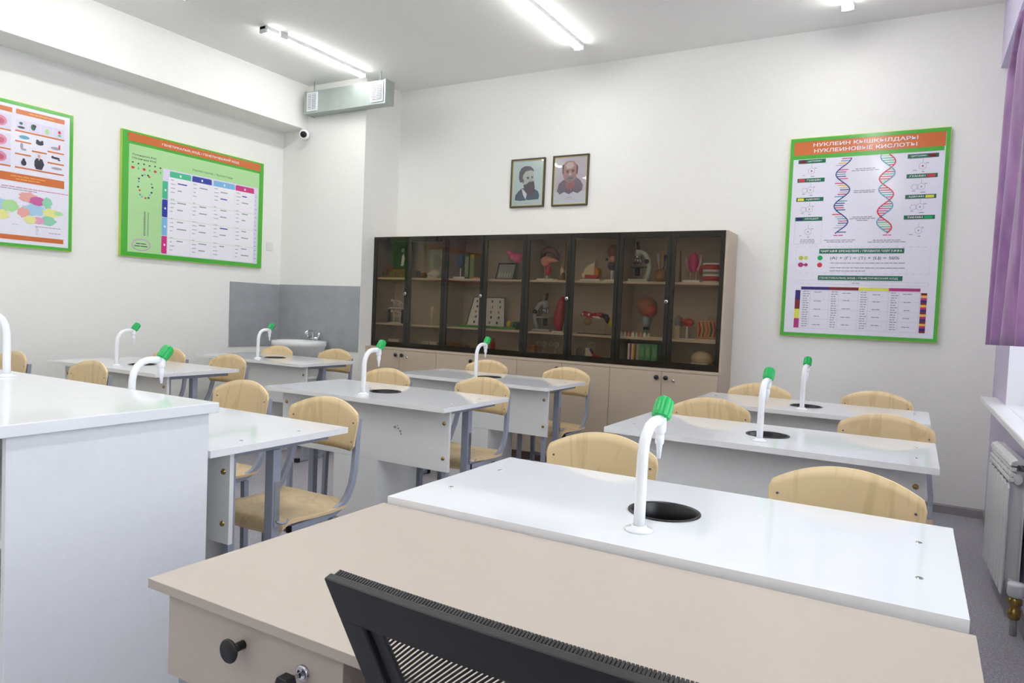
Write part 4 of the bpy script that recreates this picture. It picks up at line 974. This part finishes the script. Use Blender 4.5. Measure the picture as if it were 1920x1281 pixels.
def microscope(name, label, x, z, body, accent, s_=1, flip=1, stage=darkm):
    t = item(name, label, 'microscope', x, z, 5.29)
    D = Matrix.Diagonal((flip*s_, s_, s_, 1))
    MB().box((-.085, -.05, 0), (.085, .05, .022), body, D).build('base', t, .004)
    mb = MB(); mb.tube([(.055, 0, .02), (.075, 0, .07), (.085, 0, .13), (.07, 0, .19), (.04, 0, .235), (.0, 0, .255)], [.026, .022, .02, .02, .02, .018], body, 12, D); mb.build('arm', t)
    MB().box((-.075, -.04, .118), (.05, .04, .128), stage, D).build('stage', t)
    mb = MB(); mb.tube([(-.02, 0, .05), (-.02, 0, .115)], .022, accent, 14, D); mb.build('condenser', t)
    mb = MB(); mb.tube([(-.02, 0, .215), (-.02, 0, .27)], .022, body, 14, D)
    for q in (-1, 0, 1): mb.tube([(-.02+q*.012, 0, .205), (-.02+q*.034, 0, .152)], .009, silver, 10, D)
    mb.tube([(-.02, 0, .2), (-.02, 0, .216)], .03, silver, 16, D); mb.build('objective_turret', t)
    MB().tube([(-.02, 0, .268), (-.026, 0, .30), (-.03, 0, .335)], [.016, .013, .015], darkm, 12, D).build('eyepiece', t)
    for q in (-1, 1): MB().cyl((.068*flip*s_, q*.02*s_, .17*s_), (.068*flip*s_, q*.038*s_, .17*s_), .018*s_, accent, 16).build('focus_knob', t)
microscope('microscope', 'white microscope model on the middle shelf beside the red muscle model', -2.725, S2, mgrey, darkm, .97, -1, mgrey)
t = item('muscle_model', 'glossy crimson muscle model beside the white microscope', 'model', -2.575, S2)
MB().box((-.05, -.04, 0), (.05, .04, .01), mwhite).build('base', t)
MB().tube([(0, 0, .01), (-.01, 0, .07), (0, 0, .15), (.015, 0, .24), (.02, 0, .30)], [.022, .044, .05, .038, .012], c('crimson', (170, 24, 44), .25), 14).build('muscle', t)
wt = c('glassware', (200, 204, 206), .15)
for k, (x, q) in enumerate(((-2.75, 'nearest the wooden stopper'), (-2.70, 'second in the line'), (-2.635, 'with the tall thin neck'), (-2.585, 'by the door frame'))):
    t = item('glass_flask', 'small clear laboratory flask on the bottom shelf, '+q, 'flask', x, S3, 5.28, 'laboratory flasks on the bottom shelf')
    mb = MB(); mb.lathe([(0, 0), (.02, 0), (.022, .008), (.008 if k < 2 else .012, .055), (.007, .09), (.009, .095)], glass_mat('flask_glass', (.9, .92, .92, 1), 1.6) if k == 0 else bpy.data.materials['flask_glass'], 16); mb.build('flask_body', t)
    mb = MB(); mb.tube([(.02*math.cos(a), 0, .10+.02*math.sin(a)) for a in [PI*i/6 for i in range(0, 13)]], .002, wt, 6); mb.build('neck_ring', t)
one(MB().box((-.02, -.03, 0), (.02, .03, .08), tan), 'wooden_stopper_box', 'little tan box at the start of the flasks', 'box', -2.81, S3)
# bay 6
t = item('skull_section_model', 'cream half skull model with red and yellow section on the top shelf', 'model', -2.30, S1)
MB().box((-.085, -.05, 0), (.085, .05, .014), mwhite).build('base', t)
mb = MB(); mb.prism([(-.075, .03), (-.06, .02), (.03, .02), (.035, .17), (.02, .145), (-.02, .132), (-.055, .10), (-.062, .07), (-.08, .06)], -.04, .035, cream, 'y'); mb.build('skull_half', t, .006)
mb = MB(); mb.prism([(.032, .03), (.065, .03), (.07, .08), (.055, .105), (.034, .11)], -.035, .035, c('orange', (206, 120, 40)), 'y'); mb.build('brain_section', t, .004)
mb = MB(); mb.prism([(-.05, .025), (.06, .018), (.062, .045), (-.045, .052)], -.044, -.03, red, 'y'); mb.build('jaw_section', t, .003)
t = item('kidney_model', 'brownish organ model on a white stand at the edge of its door', 'model', -2.13, S1)
MB().box((-.05, -.04, 0), (.05, .04, .014), mwhite).build('base', t)
MB().cyl((0, 0, .014), (0, 0, .11), .008, mwhite, 12).build('stem', t)
mb = MB(); mb.ball((.0, 0, .24), (.048, .035, .055), c('organ_brown', (120, 74, 66))); mb.build('upper_organ', t)
MB().tube([(0, 0, .21), (.01, 0, .18), (.005, 0, .15)], [.024, .028, .022], flesh, 10).build('vessel', t)
MB().ball((.0, 0, .125), (.038, .03, .038), c('organ_purple', (74, 56, 72))).build('lower_organ', t)
MB().ball((-.045, -.01, .175), .012, darkm).build('valve', t)
t = item('heart_tube_model', 'long red, black and yellow worm-like organ model on the middle shelf', 'model', -2.255, S2)
MB().box((-.14, -.04, 0), (.14, .04, .006), darkm).build('base', t)
for x in (-.08, .09): MB().cyl((x, 0, .006), (x, 0, .12), .004, mgrey, 8).build('support', t)
MB().tube([(-.125, 0, .150), (-.10, 0, .165), (-.06, 0, .155), (-.02, 0, .15)], [.012, .022, .024, .018], red, 12).build('organ', t)
MB().tube([(-.02, 0, .152), (.03, 0, .160), (.07, 0, .155)], [.016, .02, .018], c('crimson', (170, 24, 44)), 12).build('organ', t)
MB().tube([(.06, 0, .158), (.095, 0, .145), (.112, 0, .115), (.105, 0, .095)], [.018, .024, .022, .012], darkm, 12).build('organ', t)
MB().ball((.138, 0, .10), (.022, .018, .032), yellow).build('organ', t)
MB().ball((-.065, 0, .10), (.038, .025, .032), c('olive', (140, 112, 36))).build('organ', t)
mb = MB(); mb.ball((-.105, -.018, .160), .010, mwhite); mb.ball((-.05, -.018, .158), .010, mwhite); mb.tube([(-.02, -.012, .143), (.03, -.016, .138), (.05, -.012, .13)], [.005, .009, .004], mwhite, 8); mb.build('pale_spots', t)
t = item('ear_model', 'white, yellow and crimson ear model on the bottom shelf', 'model', -2.245, S3)
mb = MB(); mb.prism([(-.07, 0), (.02, 0), (-.03, .09), (-.075, .09)], -.03, .03, cream, 'y'); mb.build('ear_block', t, .004)
mb = MB(); mb.prism([(-.02, .005), (.07, 0), (.05, .03), (.0, .05)], -.035, -.005, c('crimson', (170, 24, 44)), 'y'); mb.build('ear_canal', t, .004)
MB().tube([(-.03+.032*math.cos(a), 0, .10+.035*math.sin(a)) for a in [PI*i/8 for i in range(-1, 10)]], .005, mgrey, 8).build('ear_ring', t)
MB().tube([(-.03, -.03, .085), (.0, -.033, .045)], .010, c('violet', (96, 60, 140)), 8).build('nerve', t)
one(MB().ball((0, 0, .05), (.04, .02, .045), c('dim_model', (110, 96, 92))).box((-.04, -.03, 0), (.04, .03, .01), mgrey), 'small_organ_model', 'dull small organ model beside the ear model', 'model', -2.375, S3)
# bay 7
microscope('microscope', 'silver and black microscope on the top shelf of the last cabinet', -1.895, S1, c('pale_green_grey', (188, 194, 184), .3), darkm, .93, 1)
t = item('flower_vase', 'round dark vase with gold figures beside the silver microscope', 'vase', -1.730, S1, 5.31)
MB().lathe([(0, 0), (.03, 0), (.05, .025), (.055, .055), (.04, .09), (.022, .10), (.02, .10), (.035, .085), (.045, .055), (0, .01)], ochre, 20).build('vase_body', t)
for k, (a, b, h) in enumerate(((-.03, -.03, .22), (.01, .01, .24), (.035, .03, .21), (-.01, .02, .19))): MB().tube([(0, 0, .04), (a*.7, 0, .14), (b, 0, h)], [.004, .005, .012], (mgrey, tan, blue, ochre)[k], 8).build('stalk', t)
t = item('brain_model', 'reddish-brown head model on a striped white and green stem', 'model', -1.82, S2)
MB().lathe([(0, 0), (.045, 0), (.045, .008), (.022, .014), (.024, .06), (0, .06)], c('stem_green', (110, 150, 120)), 18).build('stem', t)
MB().lathe([(0, .06), (.026, .06), (.024, .08), (.0, .08)], darkm, 18).build('stem', t)
MB().lathe([(0, .08), (.025, .08), (.036, .155), (.03, .165), (0, .165)], c('stem_grey', (150, 166, 172)), 18).build('stem', t)
MB().ball((-.005, 0, .24), (.082, .07, .075), c('brain_brown', (150, 92, 56)), None, 20, 14, lambda d: 1+.05*math.sin(9*d.x+7*d.z)*math.cos(8*d.y)).build('brain', t)
MB().ball((.03, -.02, .21), (.055, .055, .055), c('brain_red', (186, 70, 50)), None, 16, 10, lambda d: 1+.06*math.sin(11*d.z)).build('face_muscle', t)
for k in range(8):
    x = -2.0+k*.032
    one(MB().prism([(-.012, 0), (.012, 0), (.008, .028), (0, .040), (-.009, .026)], -.01, .01, (mwhite, cream, flesh)[k % 3], 'y'), 'chess_sized_model', 'tiny pale model in the line at the front of the middle shelf', 'model', x, S2, 5.235, 'tiny models lined up on the shelf')
one(MB().box((-.08, -.03, 0), (.08, .03, .008), cream), 'cream_base_plate', 'flat cream base plate beside the brown head model', 'base plate', -1.735, S2, 5.25)
bk = [(-1.925, .014, mwhite, 'white'), (-1.909, .012, c('spine_red', (176, 60, 96)), 'crimson'), (-1.896, .010, mwhite, 'second white'), (-1.884, .012, yellow, 'yellow'), (-1.870, .010, brown, 'brown'), (-1.852, .022, mgrey, 'grey')]
for x, w_, m_, nm in bk:
    mb = MB(); mb.box((-w_/2, -.07, 0), (w_/2, .07, .15), m_); mb.box((-w_/2+.001, -.068, .002), (w_/2-.001, .0705, .148), mwhite)
    one(mb, 'book', nm+'-spined thin book on the bottom shelf beside the green folders', 'book', x, S3, 5.28, 'thin books beside the green folders')
fg = c('folder_green', (88, 160, 104), .4)
for k, x in enumerate((-1.814, -1.766, -1.716)):
    t = item('green_folder', ('green folder against the grey book', 'green folder in the middle of the three', 'green folder nearest the cabinet lock side')[k], 'folder', x, S3, 5.28, 'green folders on the bottom shelf')
    MB().box((-.023, -.08, 0), (.023, .08, .155), fg).build('folder_body', t, .002)
    MB().box((-.014, -.081, .06), (.014, -.08, .12), c('folder_label', (120, 180, 130))).build('spine_label', t)
# bay 8
t = item('larynx_model', 'magenta larynx model with pale rims on a white base', 'model', -1.478, S1)
MB().box((-.065, -.045, 0), (.065, .045, .018), mwhite).build('base', t)
for x in (-.022, .022): MB().cyl((x, 0, .018), (x, 0, .08), .005, flesh, 8).build('leg', t)
MB().ball((0, 0, .155), (.042, .034, .078), magenta).build('organ', t)
for s_ in (-1, 1): MB().tube([(s_*.055, 0, .21), (s_*.052, 0, .15), (s_*.035, 0, .09)], [.006, .009, .012], c('rose_rim', (214, 160, 160)), 8).build('rim', t)
MB().tube([(.055, 0, .05), (.06, 0, .10), (.05, 0, .13)], [.008, .012, .006], red, 8).build('vessel', t)
mb = MB(); mb.tube([(0, 0, 0), (.0, 0, .10), (-.005, 0, .24)], [.012, .008, .006], ochre, 8); one(mb, 'bone_rod_model', 'thin ochre bone rod at the door edge beside the larynx model', 'model', -1.575, S1)
t = item('teeth_model', 'red and white dental model with two rows of teeth', 'model', -1.335, S1, 5.29)
for z, d in ((.0, 1), (.145, -1)):
    mb = MB(); mb.lathe([(0, 0), (.066, 0), (.068, .012*d), (.0, .012*d)], mwhite, 28, (0, 0, z)); mb.build('plate', t)
    mb = MB(); mb.lathe([(0, .012*d), (.066, .012*d), (.066, .045*d), (.058, .05*d), (0, .05*d)], red, 28, (0, 0, z)); mb.build('gum', t)
    mb = MB()
    for k in range(14):
        a = PI+PI*(k+.5)/14; mb.ball((.058*math.cos(a), .058*math.sin(a), z+.054*d), (.0072, .006, .012), mwhite, None, 8, 6)
    mb.build('tooth_row', t)
t = item('heart_model', 'small red fish-shaped organ model on a thin white stand', 'model', -1.50, S2)
MB().box((-.075, -.04, 0), (.075, .04, .008), mwhite).build('base', t)
MB().tube([(0, 0, .008), (0, 0, .105)], [.012, .006], mwhite, 12).build('stand', t)
MB().ball((.01, 0, .13), (.042, .025, .032), c('heart_red', (196, 62, 40), .3)).tube([(-.025, 0, .135), (-.05, 0, .15)], [.018, .012], c('heart_red', (196, 62, 40)), 8).tube([(-.025, 0, .12), (-.05, 0, .108)], [.014, .01], brown, 8).build('organ', t)
one(MB().ball((0, 0, .04), (.03, .03, .04), mgrey).lathe([(0, 0), (.03, 0), (.02, .01), (0, .01)], mgrey, 14), 'pale_bulb_model', 'pale bulb-shaped model behind the door frame of the last cabinet', 'model', -1.588, S2+.10, 5.36)
one(MB().box((-.02, -.02, 0), (.02, .02, .10), cream), 'cream_pedestal', 'narrow cream pedestal under the pale bulb-shaped model', 'pedestal', -1.588, S2, 5.36)
t = item('skin_block_model', 'tan skin section block with red streaks', 'model', -1.345, S2, 5.30)
MB().box((-.085, -.045, 0), (.085, .045, .012), cream).build('base', t)
MB().box((-.072, -.035, .012), (.072, .035, .155), tan).build('tissue_block', t, .006)
mb = MB()
for k, m_ in enumerate((red, ochre, c('orange', (206, 120, 40)), grn, red)):
    x = -.055+k*.028; mb.tube([(x, -.036, .03), (x+.010, -.037, .08), (x-.003, -.037, .14)], [.006, .008, .004], m_, 6)
for k in range(5): mb.tube([(.0+k*.015, -.01, .15), (.004+k*.015, -.01, .18)], [.002, .001], brown, 5)
mb.build('vessels', t)
t = item('cranium_model', 'large cream skull cap model on the bottom shelf at the free end', 'model', -1.375, S3, 5.30)
MB().box((-.10, -.05, 0), (.10, .05, .010), mwhite).build('base', t)
MB().ball((0, 0, .066), (.082, .065, .058), cream, None, 20, 12, lambda d: 1+.03*math.sin(5*d.x)*math.sin(6*d.z)).build('cranium', t)
MB().tube([(-.07, -.035, .03), (-.02, -.052, .022), (.05, -.05, .03)], [.008, .01, .006], cream, 8).build('jaw_edge', t)

# ------------------------------------------------------------------ radiator
rad = mat('radiator_enamel', (226, 227, 228), .3)
ry0, nsec, pitch = 3.62, 7, .082
t = thing('radiator', 'white sectional radiator under the window sill', 'radiator', (.413, ry0, .105), math.radians(2.6)); t.scale = (.78, 1, 1)
sec0 = None
for i in range(nsec):
    mb = MB(); y = (i+.5)*pitch; a = pitch*.47
    mb.prism([(y-a, .035), (y-a*.8, 0), (y+a*.8, 0), (y+a, .035), (y+a, .46), (y+a*.6, .475), (y-a*.6, .475), (y-a, .46)], -.042, -.034, rad, 'x')
    mb.box((-.034, y-.006, .02), (.034, y+.006, .53), rad)
    mb.tube([(-.0, y-a, .045), (0, y+a, .045)], .022, rad, 12); mb.tube([(0, y-a, .50), (0, y+a, .50)], .022, rad, 12)
    mb.box((.030, y-a, .03), (.038, y+a, .54), rad)
    # rounded slotted hood
    for k in range(4):
        z = .488+k*.023; mb.box((-.040+k*.004, y-a, z), (-.012+k*.002, y+a, z+.014), rad)
    mb.prism([(-.038, .555), (-.034, .573), (-.005, .582), (.034, .578), (.034, .560), (-.01, .562)], y-a, y+a, rad, 'y')
    mb.build('radiator_section', t, .0015)
mb = MB(); mb.tube([(0, -.02, .045), (0, -.10, .045), (0, -.128, .045)], .012, brass, 12); mb.cyl((0, -.02, .045), (0, .002, .045), .02, brass); mb.build('pipe_fitting', t)
t = thing('radiator_valve', 'brass radiator valve with a white hand wheel near the floor', 'valve', (.413, ry0-.16, .0))
mb = MB(); mb.tube([(0, 0, 0), (0, 0, .11)], .013, mat('pipe_grey', (170, 168, 165), .35), 12); mb.build('pipe', t)
mb = MB(); mb.lathe([(0, .07), (.02, .07), (.024, .085), (.024, .105), (.018, .11), (.018, .125), (.026, .13), (.026, .15), (.016, .16), (0, .16)], brass, 16); mb.build('valve_body', t)
mb = MB(); mb.lathe([(0, .16), (.026, .16), (.030, .168), (.030, .205), (.026, .215), (0, .216)], mat('valve_white', (226, 228, 232), .3), 20); mb.build('hand_wheel', t)

# ------------------------------------------------------------------ curtain and rail
t = thing('curtain', 'shiny purple curtain gathered at the far end of the window', 'curtain', (0, 0, 0))
vs = []; fs = []; nz, ny = 26, 150
def yl(z): return 4.46 + .12*max(0, (1.98-z)/.82) - max(0, z-2.56)*1.9
for i in range(nz+1):
    a = i/nz
    for j in range(ny+1):
        b = j/ny; y0 = 4.85; z0 = 1.152+.018*b; z = z0+(2.74-z0)*a
        ya = yl(z); yb = 3.25+.15*(1-a)
        y = ya+(yb-ya)*b
        ph = b*2*PI*3.6-PI/2
        amp = .046*(1-.3*a)
        x = .392-.012*math.cos(PI*b) + amp*math.sin(ph) + .010*math.sin(ph*2.3+a*3)
        y += .012*math.sin(ph*2+1)*(1-.4*a)
        vs.append((x, y, z))
for i in range(nz):
    for j in range(ny): a = i*(ny+1)+j; fs.append((a, a+1, a+ny+2, a+ny+1))
mb = MB(); mb.add(vs, fs, purple, True); o = mb.build('curtain_fabric', t)
sm = o.modifiers.new('thickness', 'SOLIDIFY'); sm.thickness = .002
mb = MB()
for k in range(8):
    y = 4.35-k*.13; mb.tube([(.395+.016*math.cos(q), y, 2.757+.016*math.sin(q)) for q in [2*PI*i/12 for i in range(13)]], .0025, silver, 6)
mb.build('curtain_rings', t)
t = thing('curtain_rod', 'slim curtain rod above the windows carrying the purple curtain', 'rod', (.395, 0, 2.757))
MB().cyl((0, -1.9, 0), (0, 4.62, 0), .0095, silver, 12).build('rod_tube', t)
MB().ball((0, 4.63, 0), .018, silver).build('finial', t)
for y in (4.5, 2.6, .4, -1.85): MB().box((0, y-.008, -.008), (.064, y+.008, .008), silver).build('bracket', t)
